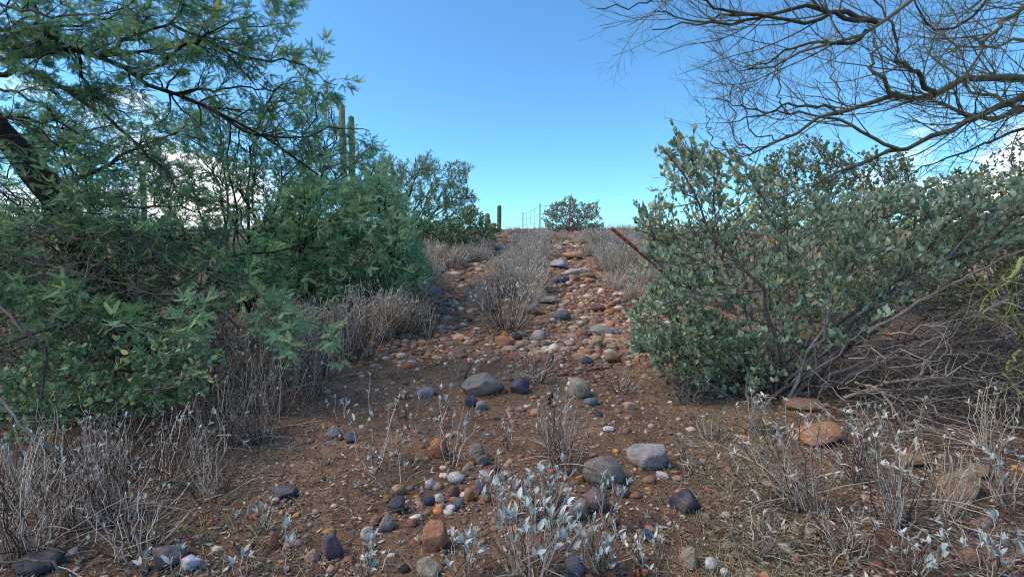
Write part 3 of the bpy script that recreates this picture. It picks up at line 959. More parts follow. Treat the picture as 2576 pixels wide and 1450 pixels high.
# jojoba on the crest, small dark one at the left track
pc = [(1360, 548), (1378, 515), (1415, 502), (1435, 488), (1452, 506), (1480, 512), (1508, 504), (1510, 540), (1522, 572), (1480, 590), (1400, 590), (1368, 575)]
c2 = U(1440, 583, 18.6); c2[2] = H(c2[0], c2[1])
shrub('jojoba_bush', 'rounded jojoba bush on the crest behind the rusty fence post', 'bush', c2, crown(pc, 640, 18.0, 19.8), 26, 110, 12, T_jo1, M_jojoba, M_twig,
      (0.055, 0.085), r0=0.022, twr=.005, base_r=.25, spr=.6)
pc = [(1130, 560), (1160, 525), (1185, 508), (1212, 535), (1240, 560), (1250, 605), (1205, 632), (1140, 620)]
c2 = U(1195, 622, 12.6); c2[2] = H(c2[0], c2[1])
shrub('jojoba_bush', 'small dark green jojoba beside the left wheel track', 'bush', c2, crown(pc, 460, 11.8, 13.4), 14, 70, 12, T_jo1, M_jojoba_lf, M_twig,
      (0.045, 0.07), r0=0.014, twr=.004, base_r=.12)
pc = [(1225, 575), (1240, 560), (1258, 568), (1262, 588), (1230, 588)]
c2 = U(1243, 592, 19.5); c2[2] = H(c2[0], c2[1])
shrub('desert_shrub', 'little grey shrub at the foot of the crest saguaros', 'bush', c2, crown(pc, 120, 19.2, 19.8), 8, 24, 10, T_jo1, M_jojoba_dk, M_twig, (0.04, 0.07), r0=0.01, twr=.004)

# jojoba in the left foreground shade
polyL = [(120, 880), (200, 850), (330, 860), (430, 830), (520, 850), (570, 900), (560, 980), (450, 1020), (330, 1060), (200, 1090), (60, 1110), (-40, 1120), (-60, 1000), (40, 900)]
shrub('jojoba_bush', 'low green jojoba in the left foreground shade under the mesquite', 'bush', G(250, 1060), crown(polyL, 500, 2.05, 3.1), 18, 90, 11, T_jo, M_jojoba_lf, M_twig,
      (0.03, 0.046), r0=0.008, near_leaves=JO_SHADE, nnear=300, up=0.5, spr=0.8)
# leafy thicket under the mesquite; its shade is put into dark leaves and near-black twigs
polyD = [(-200, 520), (60, 500), (250, 540), (420, 540), (560, 600), (640, 700), (560, 800), (480, 860), (250, 880), (60, 920), (-200, 960)]
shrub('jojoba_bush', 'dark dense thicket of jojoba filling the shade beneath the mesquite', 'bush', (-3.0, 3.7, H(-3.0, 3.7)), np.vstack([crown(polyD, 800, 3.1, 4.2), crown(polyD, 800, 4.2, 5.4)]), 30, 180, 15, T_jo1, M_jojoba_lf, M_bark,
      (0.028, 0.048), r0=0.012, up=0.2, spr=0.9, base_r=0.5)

# ------------------------------------------------------------------ mesquites
def limbs(list_px, K, r0, r1):
    P = np.stack([resample(np.array([U(*p) for p in pts]), K) for pts in list_px])
    P[:, 1:-1] += rng.normal(size=P[:, 1:-1].shape) * 0.012
    return P, taper(len(P), K, r0, r1)


base = np.array([-3.35, 4.3, 0]); base[2] = H(base[0], base[1])
mq = thing('mesquite_tree', 'tall dark-trunked mesquite leaning over the left side of the trail', 'tree', base)
top = U(-70, 200, 3.9)
trk = resample(np.array([base - [0, 0, .1], U(210, 640, 4.2), U(130, 480, 4.05), U(30, 360, 3.95), U(-40, 270, 3.9), top]), 14)
tr_r = np.interp(np.linspace(0, 1, 14), [0, .3, .75, 1], [.18, .13, .10, .06])
a = tubes(trk[None], tr_r[None], 12)
a[0][:] += rng.normal(size=a[0].shape) * 0.012
part('trunk', a[0] - base, a[1], M_bark, mq, smooth=True)
main_px = [
    [(-60, 190, 3.9), (60, 180, 3.75), (150, 215, 3.6), (215, 255, 3.5), (290, 310, 3.4), (370, 390, 3.3), (440, 470, 3.2)],
    [(-80, 120, 3.8), (0, 150, 3.7), (100, 130, 3.5), (190, 122, 3.4), (250, 143, 3.35), (345, 195, 3.3), (430, 236, 3.3), (520, 270, 3.3), (600, 305, 3.35), (690, 360, 3.5), (800, 440, 3.8)],
    [(-90, -60, 3.6), (50, -20, 3.5), (100, 50, 3.4), (150, 105, 3.3), (250, 143, 3.25)],
    [(250, 143, 3.35), (330, 100, 3.3), (380, 78, 3.2), (425, 60, 3.2), (465, 20, 3.1), (470, -60, 3.0)],
    [(345, 195, 3.3), (400, 160, 3.3), (450, 125, 3.2), (495, 100, 3.1), (560, 60, 3.1), (640, 35, 3.1)],
    [(430, 236, 3.3), (500, 228, 3.4), (560, 222, 3.5), (690, 226, 3.6), (742, 205, 3.6)],
    [(520, 270, 3.3), (620, 330, 3.4), (720, 350, 3.6), (830, 320, 3.8), (930, 330, 4.0)],
    [(200, 125, 3.4), (205, 190, 3.4), (240, 240, 3.5), (330, 300, 3.7)],
    [(130, 480, 4.05), (220, 440, 3.9), (275, 405, 3.9), (350, 372, 4.0), (450, 330, 4.1)],
    [(160, 490, 4.05), (300, 520, 3.9), (450, 520, 3.8), (560, 560, 3.7)],
    [(200, 600, 4.15), (330, 590, 3.6), (520, 640, 3.2), (620, 705, 2.95), (720, 790, 2.75), (840, 830, 2.65)],
    [(150, 560, 4.1), (60, 640, 3.1), (120, 720, 2.7), (220, 790, 2.6), (330, 815, 2.55), (430, 840, 2.5)],
    [(280, 560, 4.1), (450, 600, 3.9), (600, 640, 4.0), (760, 620, 4.2), (900, 640, 4.4)],
    [(430, 60, 3.2), (560, 120, 3.2), (660, 150, 3.3), (760, 160, 3.5), (850, 215, 3.8)],
    [(-90, 300, 4.0), (60, 300, 4.3), (200, 330, 4.6), (330, 300, 4.8)],
    [(-90, 330, 3.5), (0, 350, 3.2), (80, 390, 3.0), (140, 450, 2.95), (230, 500, 2.95)],
    [(-90, 240, 3.5), (0, 290, 3.2), (70, 310, 3.1), (150, 370, 3.1), (230, 400, 3.1)],
    [(-90, 430, 3.5), (0, 480, 3.3), (120, 520, 3.1), (260, 540, 3.05), (380, 600, 3.0)],
    [(-90, -20, 3.3), (40, 20, 3.1), (160, 40, 3.0), (280, 30, 2.95), (400, -20, 2.9)],
    [(-90, 210, 3.4), (30, 230, 3.3), (120, 270, 3.25), (190, 330, 3.2), (300, 370, 3.2)],
    [(250, 143, 3.5), (380, 130, 3.8), (500, 90, 4.0), (620, 70, 4.1), (720, 60, 4.2)],
    [(-90, 60, 3.8), (60, 80, 4.2), (200, 60, 4.4), (340, 20, 4.5), (460, -30, 4.6)],
]
MP, MR = limbs(main_px, 16, 1, 1)
r0s = np.array([.030, .034, .028, .020, .016, .014, .016, .016, .030, .020, .012, .012, .018, .014, .022, .010, .010, .010, .014, .016, .016, .022])
r0s = r0s * .78
MR = taper(len(MP), 16, r0s, np.maximum(r0s * .22, .003))
l1P, l1R = sprout(MP, MR, 340, (.15, 1), (25, 65), (.22, .55), 7, .16, (0.12, -.05, .0), .55, .008, .0016)
l2P, l2R = sprout(np.concatenate([l1P]), l1R, 1150, (.2, 1), (25, 70), (.10, .26), 5, .18, (0.05, 0, -.05), .6, .003, .001)
# keep shoots inside the frame region the crown fills
branch_parts(MP, MR, 7, base, M_bark, mq)
a = join([tubes(l1P, l1R, 4), tubes(l2P, l2R, 3)])
part('twigs', a[0] - base, a[1], M_bark, mq, a[2], smooth=True, stuff=True)


def crown_edge(pos, lim):
    """keep leaves inside the crown outline: lim(px-like azimuth) by height"""
    r = (pos - np.array([0, 0, EYE]))
    cp, sp = math.cos(PITCH), math.sin(PITCH)
    zc = r[:, 1] * cp - r[:, 2] * sp
    yc = r[:, 1] * sp + r[:, 2] * cp
    px, py = CX + FPX * r[:, 0] / zc, CY - FPX * yc / zc
    return px, py


nl = 8600
pos1, tan1, _ = along(l2P, int(nl * .72), (.15, 1), .1)
pos2, tan2, _ = along(l1P, int(nl * .28), (.2, 1), .05)
pos, tan = np.vstack([pos1, pos2]), np.vstack([tan1, tan2])
ax = norm(tan * .6 + rng.normal(size=tan.shape) * .55 + np.array([.15, 0, -.22]))
fr = frames(ax, norm(np.array([0, 0, 1.0]) + rng.normal(size=ax.shape) * .45) * -1)
sc = rng.uniform(.055, .095, len(pos))
ppx, ppy = crown_edge(pos, None)
thin = rng.random(len(pos)) < np.where((ppy > 250) & (ppy < 470) & (ppx < 720), .55, 1.0)
pos, fr, sc = pos[thin], fr[thin], sc[thin]
sp, st_, _ = along(MP[10:12], 110, (.55, 1.0), .08)
sax = norm(st_ * .5 + rng.normal(size=st_.shape) * .55 + np.array([.25, -.1, -.15]))
pos = np.vstack([sp, pos]); fr = np.concatenate([frames(sax, norm(np.array([0, .5, 1.0]) + rng.normal(size=sax.shape) * .35) * -1), fr])
sc = np.concatenate([rng.uniform(.075, .12, 110), sc])
d = np.linalg.norm(pos - np.array([0, 0, EYE]), axis=1)
vis = (np.abs(pos[:, 0]) < pos[:, 1] * 1.07)
od = np.argsort(np.where(vis, d, 99)); na, nb = od[:300], od[300:]
leaf_parts('leaf', MQ_NEAR, pos[na], fr[na], sc[na], base, mq, None)
h = len(nb) * 2 // 3
for ids, tpl in ((nb[:h], T_mq), (nb[h:], T_mq4)):
    V, F = scatter(tpl[0], tpl[1], pos[ids], fr[ids], sc[ids])
    part('foliage', V - base, F, M_mesq, mq, np.repeat(rng.random(len(ids)), len(tpl[1])), stuff=True)


def mesquite(label, root, targets, nmain, nsec, per_twig, size, tpl, lmat, r0=.03, group=None, up=-.1, spr=.6, mains=None, mr=None, name='mesquite_tree', bmat=None):
    return shrub(name, label, 'tree', root, targets, nmain, nsec, per_twig, tpl, lmat, bmat or M_bark, size, group, up=up, spr=spr, r0=r0, arch=.14, twr=.0028, tt=(.1, 1), mains=mains, mr=mr, base_r=.15)


# feathery mesquite in the middle left, sweeping towards the trail
polyM = [(700, 500), (760, 430), (840, 440), (900, 440), (960, 400), (1010, 470), (1040, 560), (1065, 640), (1080, 690), (1040, 760), (920, 790), (800, 770), (700, 760), (560, 740), (600, 620)]
r_ = np.array([-4.3, 8.6, 0]); r_[2] = H(r_[0], r_[1])
T = np.vstack([crown(polyM, 700, 5.3, 7.0), crown(polyM, 460, 7.0, 8.6)])
mesquite('feathery light green mesquite sweeping low over the left bank', r_, T, 22, 130, 6.6, (.10, .17), T_mqs, M_mesq2)
# thin bluish mesquite behind the leaning trunk, forked pale stems
polyB = [(560, 230), (700, 260), (760, 180), (830, 210), (830, 300), (940, 350), (950, 400), (820, 470), (700, 560), (560, 590), (430, 560), (330, 480), (300, 330), (380, 250)]
r_ = np.array([-3.7, 6.6, 0]); r_[2] = H(r_[0], r_[1])
mesquite('thin multi-stemmed mesquite behind the leaning trunk, sky showing through', r_, crown(polyB, 560, 5.6, 7.2), 18, 90, 5.0, (.09, .15), T_mqs, M_mesq, r0=.026)
polyK = [(40, 250), (200, 230), (330, 330), (300, 470), (420, 560), (300, 600), (0, 600), (-150, 500), (-150, 300)]
r_ = np.array([-6.2, 7.2, 0]); r_[2] = H(r_[0], r_[1])
mesquite('sparse mesquite at the far left behind the dark trunk', r_, crown(polyK, 420, 6.6, 8.4), 14, 70, 5.5, (.10, .16), T_mqs, M_mesq, r0=.03)
# wispy palo verde beyond it
polyW = [(930, 420), (960, 385), (1000, 400), (1040, 405), (1085, 378), (1120, 415), (1160, 400), (1190, 420), (1170, 470), (1205, 500), (1180, 545), (1130, 590), (1000, 590), (940, 540)]
r_ = np.array([-3.1, 14.0, 0]); r_[2] = H(r_[0], r_[1])
mesquite('wispy blue-green palo verde right of the saguaro with fine upright twigs', r_, crown(polyW, 700, 12.8, 15.6), 20, 120, 21, (.07, .16), (T_br[0] * [.42, 1, 1], T_br[1]), M_pv, r0=.035, up=.5, spr=.55, name='palo_verde_tree', bmat=M_pvbark)
polyX = [(1000, 570), (1040, 540), (1100, 560), (1160, 560), (1180, 600), (1120, 625), (1020, 640)]
r_ = np.array([-2.2, 12.0, 0]); r_[2] = H(r_[0], r_[1])
mesquite('dark low shrub at the foot of the wispy palo verde', r_, crown(polyX, 420, 11.3, 12.6), 14, 60, 10, (.07, .12), (T_br[0], T_br[1]), M_jojoba_lf, r0=.02, name='desert_shrub', up=.2)

# ------------------------------------------------------------------ palo verde reaching in from the right
pb = np.array([4.7, 3.9, 0]); pb[2] = H(pb[0], pb[1])
pv = thing('palo_verde_tree', 'bare palo verde with green-brown limbs reaching in from the right', 'tree', pb)
ptop = np.array([4.25, 3.6, 1.75])
tk = resample(np.array([pb - [0, 0, .1], [4.65, 3.8, .6], [4.4, 3.7, 1.2], ptop, [4.0, 3.4, 2.5]]), 12)
a = tubes(tk[None], np.linspace(.13, .06, 12)[None], 12)
part('trunk', a[0] - pb, a[1], M_pvbark, pv, smooth=True)
pv_px = [
    [(2720, 220, 3.4), (2575, 197, 3.3), (2480, 195, 3.25), (2400, 205, 3.2), (2345, 243, 3.2), (2240, 238, 3.15), (2180, 255, 3.1), (2100, 275, 3.1), (2030, 325, 3.1), (1960, 355, 3.1), (1880, 392, 3.15)],
    [(2720, 190, 3.4), (2575, 247, 3.2), (2480, 282, 3.1), (2400, 322, 3.0), (2330, 352, 2.95), (2260, 373, 2.9), (2200, 395, 2.9), (2120, 432, 2.9), (2040, 470, 3.0)],
    [(2720, 230, 3.45), (2575, 270, 3.3), (2500, 293, 3.25), (2440, 293, 3.2), (2385, 268, 3.15), (2330, 250, 3.1), (2260, 236, 3.1)],
    [(2260, 236, 3.1), (2205, 192, 3.1), (2188, 155, 3.15), (2200, 100, 3.2), (2180, 40, 3.2)],
    [(2345, 243, 3.2), (2285, 168, 3.1), (2262, 150, 3.1), (2257, 90, 3.1), (2235, 55, 3.1), (2200, -20, 3.1)],
    [(2720, -140, 3.0), (2420, -90, 2.8), (2280, 0, 2.7), (2200, 65, 2.7), (2140, 105, 2.7), (2080, 115, 2.75), (2000, 142, 2.8), (1930, 165, 2.9), (1880, 175, 3.0)],
    [(2205, 55, 2.7), (2100, 28, 2.7), (2010, 22, 2.7), (1920, 35, 2.7), (1840, 52, 2.7), (1760, 62, 2.75), (1690, 62, 2.8), (1640, 75, 2.8)],
    [(2195, 50, 2.7), (2110, 40, 2.65), (2050, 50, 2.65), (1980, 52, 2.7), (1880, 38, 2.7), (1800, 58, 2.8), (1720, 45, 2.9), (1640, 30, 2.9)],
    [(2180, 75, 2.7), (2130, 115, 2.75), (2070, 108, 2.8), (1990, 125, 2.9), (1920, 165, 2.95), (1850, 180, 3.0)],
    [(2720, -60, 3.2), (2600, 0, 3.2), (2500, 80, 3.2), (2440, 170, 3.2), (2430, 220, 3.2)],
    [(2720, -90, 3.6), (2560, -60, 3.5), (2460, 20, 3.4), (2390, 80, 3.4), (2340, 60, 3.4), (2290, -20, 3.4)],
    [(2720, 260, 3.5), (2560, 330, 3.4), (2450, 370, 3.3), (2340, 400, 3.2), (2290, 440, 3.2)],
    [(2260, 375, 2.9), (2160, 330, 3.0), (2080, 300, 3.1), (1980, 285, 3.2), (1880, 300, 3.3), (1800, 310, 3.4)],
    [(2100, 275, 3.1), (2000, 265, 3.2), (1920, 285, 3.3), (1850, 262, 3.4), (1790, 250, 3.5)],
    [(1900, 40, 2.7), (1800, 20, 2.7), (1700, -20, 2.7), (1600, 10, 2.8), (1500, 22, 2.9)],
    [(2575, 270, 3.3), (2470, 240, 3.6), (2380, 180, 3.9), (2330, 120, 4.1), (2320, 40, 4.2)],
    [(2000, 340, 3.1), (1930, 350, 3.1), (1885, 320, 3.1), (1870, 260, 3.1), (1868, 195, 3.1)],
    [(1960, 355, 3.1), (1880, 375, 3.1), (1850, 340, 3.15), (1840, 280, 3.2), (1842, 215, 3.2)],
    [(1880, 390, 3.15), (1820, 390, 3.2), (1790, 350, 3.2), (1775, 290, 3.2)],
    [(1980, 285, 3.2), (1960, 240, 3.2), (1955, 190, 3.2), (1940, 130, 3.2)],
    [(2120, 290, 3.1), (2100, 230, 3.15), (2095, 170, 3.2), (2075, 110, 3.2)],
    [(2720, 120, 3.8), (2560, 100, 4.0), (2460, 120, 4.2), (2360, 90, 4.4), (2300, 30, 4.5)],
]
VP, VR = limbs(pv_px, 16, 1, 1)
vr0 = .85 * np.array([.036, .036, .030, .016, .020, .026, .017, .015, .014, .028, .024, .018, .013, .012, .008, .016, .006, .006, .005, .006, .006, .018])
VR = taper(len(VP), 16, vr0, np.maximum(vr0 * .2, .0028))
# limbs that spring from the trunk
link_px = np.stack([curve_between(tk[[6, 7, 7, 11, 10, 11, 8, 9]], VP[[0, 1, 2, 5, 9, 10, 11, 21], 0], 8, .02, .02)])[0]
link_r = taper(8, 8, vr0[[0, 1, 2, 5, 9, 10, 11, 21]] * 1.35, vr0[[0, 1, 2, 5, 9, 10, 11, 21]])
branch_parts(VP, VR, 8, pb, M_pvbark, pv)
branch_parts(link_px, link_r, 8, pb, M_pvbark, pv, 'limb')
v1P, v1R = sprout(VP, VR, 300, (.12, 1), (18, 55), (.3, .8), 8, .10, (-.10, 0, .42), .45, .0055, .0016)
v2P, v2R = sprout(v1P, v1R, 1250, (.1, 1), (25, 55), (.12, .38), 6, .10, (-.05, 0, .30), .6, .0026, .0011)
v3P, v3R = sprout(np.concatenate([v2P]), v2R, 4200, (.15, 1), (30, 60), (.05, .15), 4, .10, (0, 0, .1), .7, .0016, .0009)
a = join([tubes(v1P, v1R, 4), tubes(v2P, v2R, 3), tubes(v3P, v3R, 3)])
part('twigs', a[0] - pb, a[1], M_pvtwig, pv, a[2], smooth=True, stuff=True)
# low yellow-green branch hanging at the right edge
yP, yR = limbs([[(2720, 560, 2.6), (2590, 655, 2.5), (2540, 690, 2.45), (2532, 745, 2.45), (2560, 800, 2.45), (2572, 850, 2.45), (2560, 910, 2.45), (2520, 940, 2.45)],
                [(2545, 690, 2.45), (2500, 735, 2.4), (2470, 750, 2.4), (2440, 800, 2.4)],
                [(2565, 880, 2.45), (2530, 930, 2.4), (2560, 990, 2.4), (2600, 1020, 2.4)],
                [(2560, 800, 2.45), (2480, 790, 2.5), (2440, 830, 2.5)]], 14, 1, 1)
yR = taper(4, 14, [.016, .006, .008, .005], [.005, .002, .003, .002])
y1P, y1R = sprout(yP, yR, 70, (.1, 1), (25, 70), (.08, .26), 5, .2, (0, 0, -.1), .5, .003, .001)
a = join([tubes(yP, yR, 7), tubes(y1P, y1R, 3)])
part('low_branch', a[0] - pb, a[1], M_yellow, pv, a[2], smooth=True, label='yellow-green branch hanging at the right edge')

# ------------------------------------------------------------------ brittlebush
def brittle_stems(n, h, spread_, lean=(0, 0), K=6, fork=1.0, r=.0022, wig=.06):
    a = rng.uniform(0, 2 * PI, n)
    rad = np.sqrt(rng.random(n)) * spread_
    top = np.stack([np.cos(a) * rad + lean[0], np.sin(a) * rad + lean[1], h * rng.uniform(.62, 1.05, n) * (1 - .35 * (rad / max(spread_, 1e-6)) ** 2)], 1)
    A = np.stack([np.cos(a) * rad * .34, np.sin(a) * rad * .34, np.full(n, -.01)], 1)
    P = curve_between(A, top, K, -.02, wig * 1.5)
    P[:, 1:-1, 2] -= np.linspace(0, 1, K)[None, 1:-1] * .0
    R = taper(n, K, rng.uniform(.8, 1.3, n) * r * 1.25, r * .55)
    if fork:
        m = int(n * fork)
        fP, fR = sprout(P, R, m, (.3, .95), (18, 45), (h * .18, h * .5), 5, .08, (0, 0, .35), .8, r, r * .45)
        return P, R, fP, fR
    return P, R, np.zeros((0, 5, 3)), np.zeros((0, 5))


def brittlebush(label, px, py, h_px, spread_px, n=14, tips=1.6, dry=False, group=None, straw=False, lean=(0, 0), leaf=(.015, .029), name='brittlebush', fork=1.0, nleaf=4, r=.0021, maxparts=300, low=0):
    g = G(px, py)
    k = depth_of(g) / FPX
    h, s = h_px * k, spread_px * k
    o = thing(name, label, 'shrub', g, group)
    P, R, fP, fR = brittle_stems(n, h, s, (lean[0] * k, lean[1] * k), 7, fork, r)
    sets = [tubes(P, R, 3)] + ([tubes(fP, fR, 3)] if len(fP) else [])
    if low:
        lP, lR = sprout(P, R, low, (0, .25), (50, 95), (h * .3, h * .9), 6, .12, (0, 0, -.25), .8, r * .9, r * .5)
        sets.append(tubes(lP, lR, 3))
    a = join(sets)
    part('stems', a[0], a[1], M_straw if straw else M_stem, o, a[2], smooth=True)
    if tips:
        ends = np.concatenate([P[:, -1], fP[:, -1]]) if len(fP) else P[:, -1]
        dirs = np.concatenate([norm(P[:, -1] - P[:, -2]), norm(fP[:, -1] - fP[:, -2])]) if len(fP) else norm(P[:, -1] - P[:, -2])
        pick = rng.random(len(ends)) < tips
        ends, dirs = ends[pick], dirs[pick]
        cnt = rng.integers(max(2, nleaf - 1), nleaf + 2, len(ends))
        e = np.repeat(ends, cnt, 0); dd = np.repeat(dirs, cnt, 0)
        e = e - dd * rng.uniform(0, .012, (len(e), 1))
        out_ = norm(np.cross(dd, rng.normal(size=dd.shape)))
        ax = norm(dd * rng.uniform(.6, 1.2, (len(e), 1)) + out_ * rng.uniform(.2, .75, (len(e), 1)) + np.array([0, 0, .25]))
        fr = frames(ax, out_ * -1 + dd * .2)
        sc = rng.uniform(leaf[0], leaf[1], len(e))
        od = rng.permutation(len(e))[:maxparts]
        leaf_parts('leaf', BR_DRY if dry else BR_SIL, e[od], fr[od], sc[od], np.zeros(3), o, None)
    return o


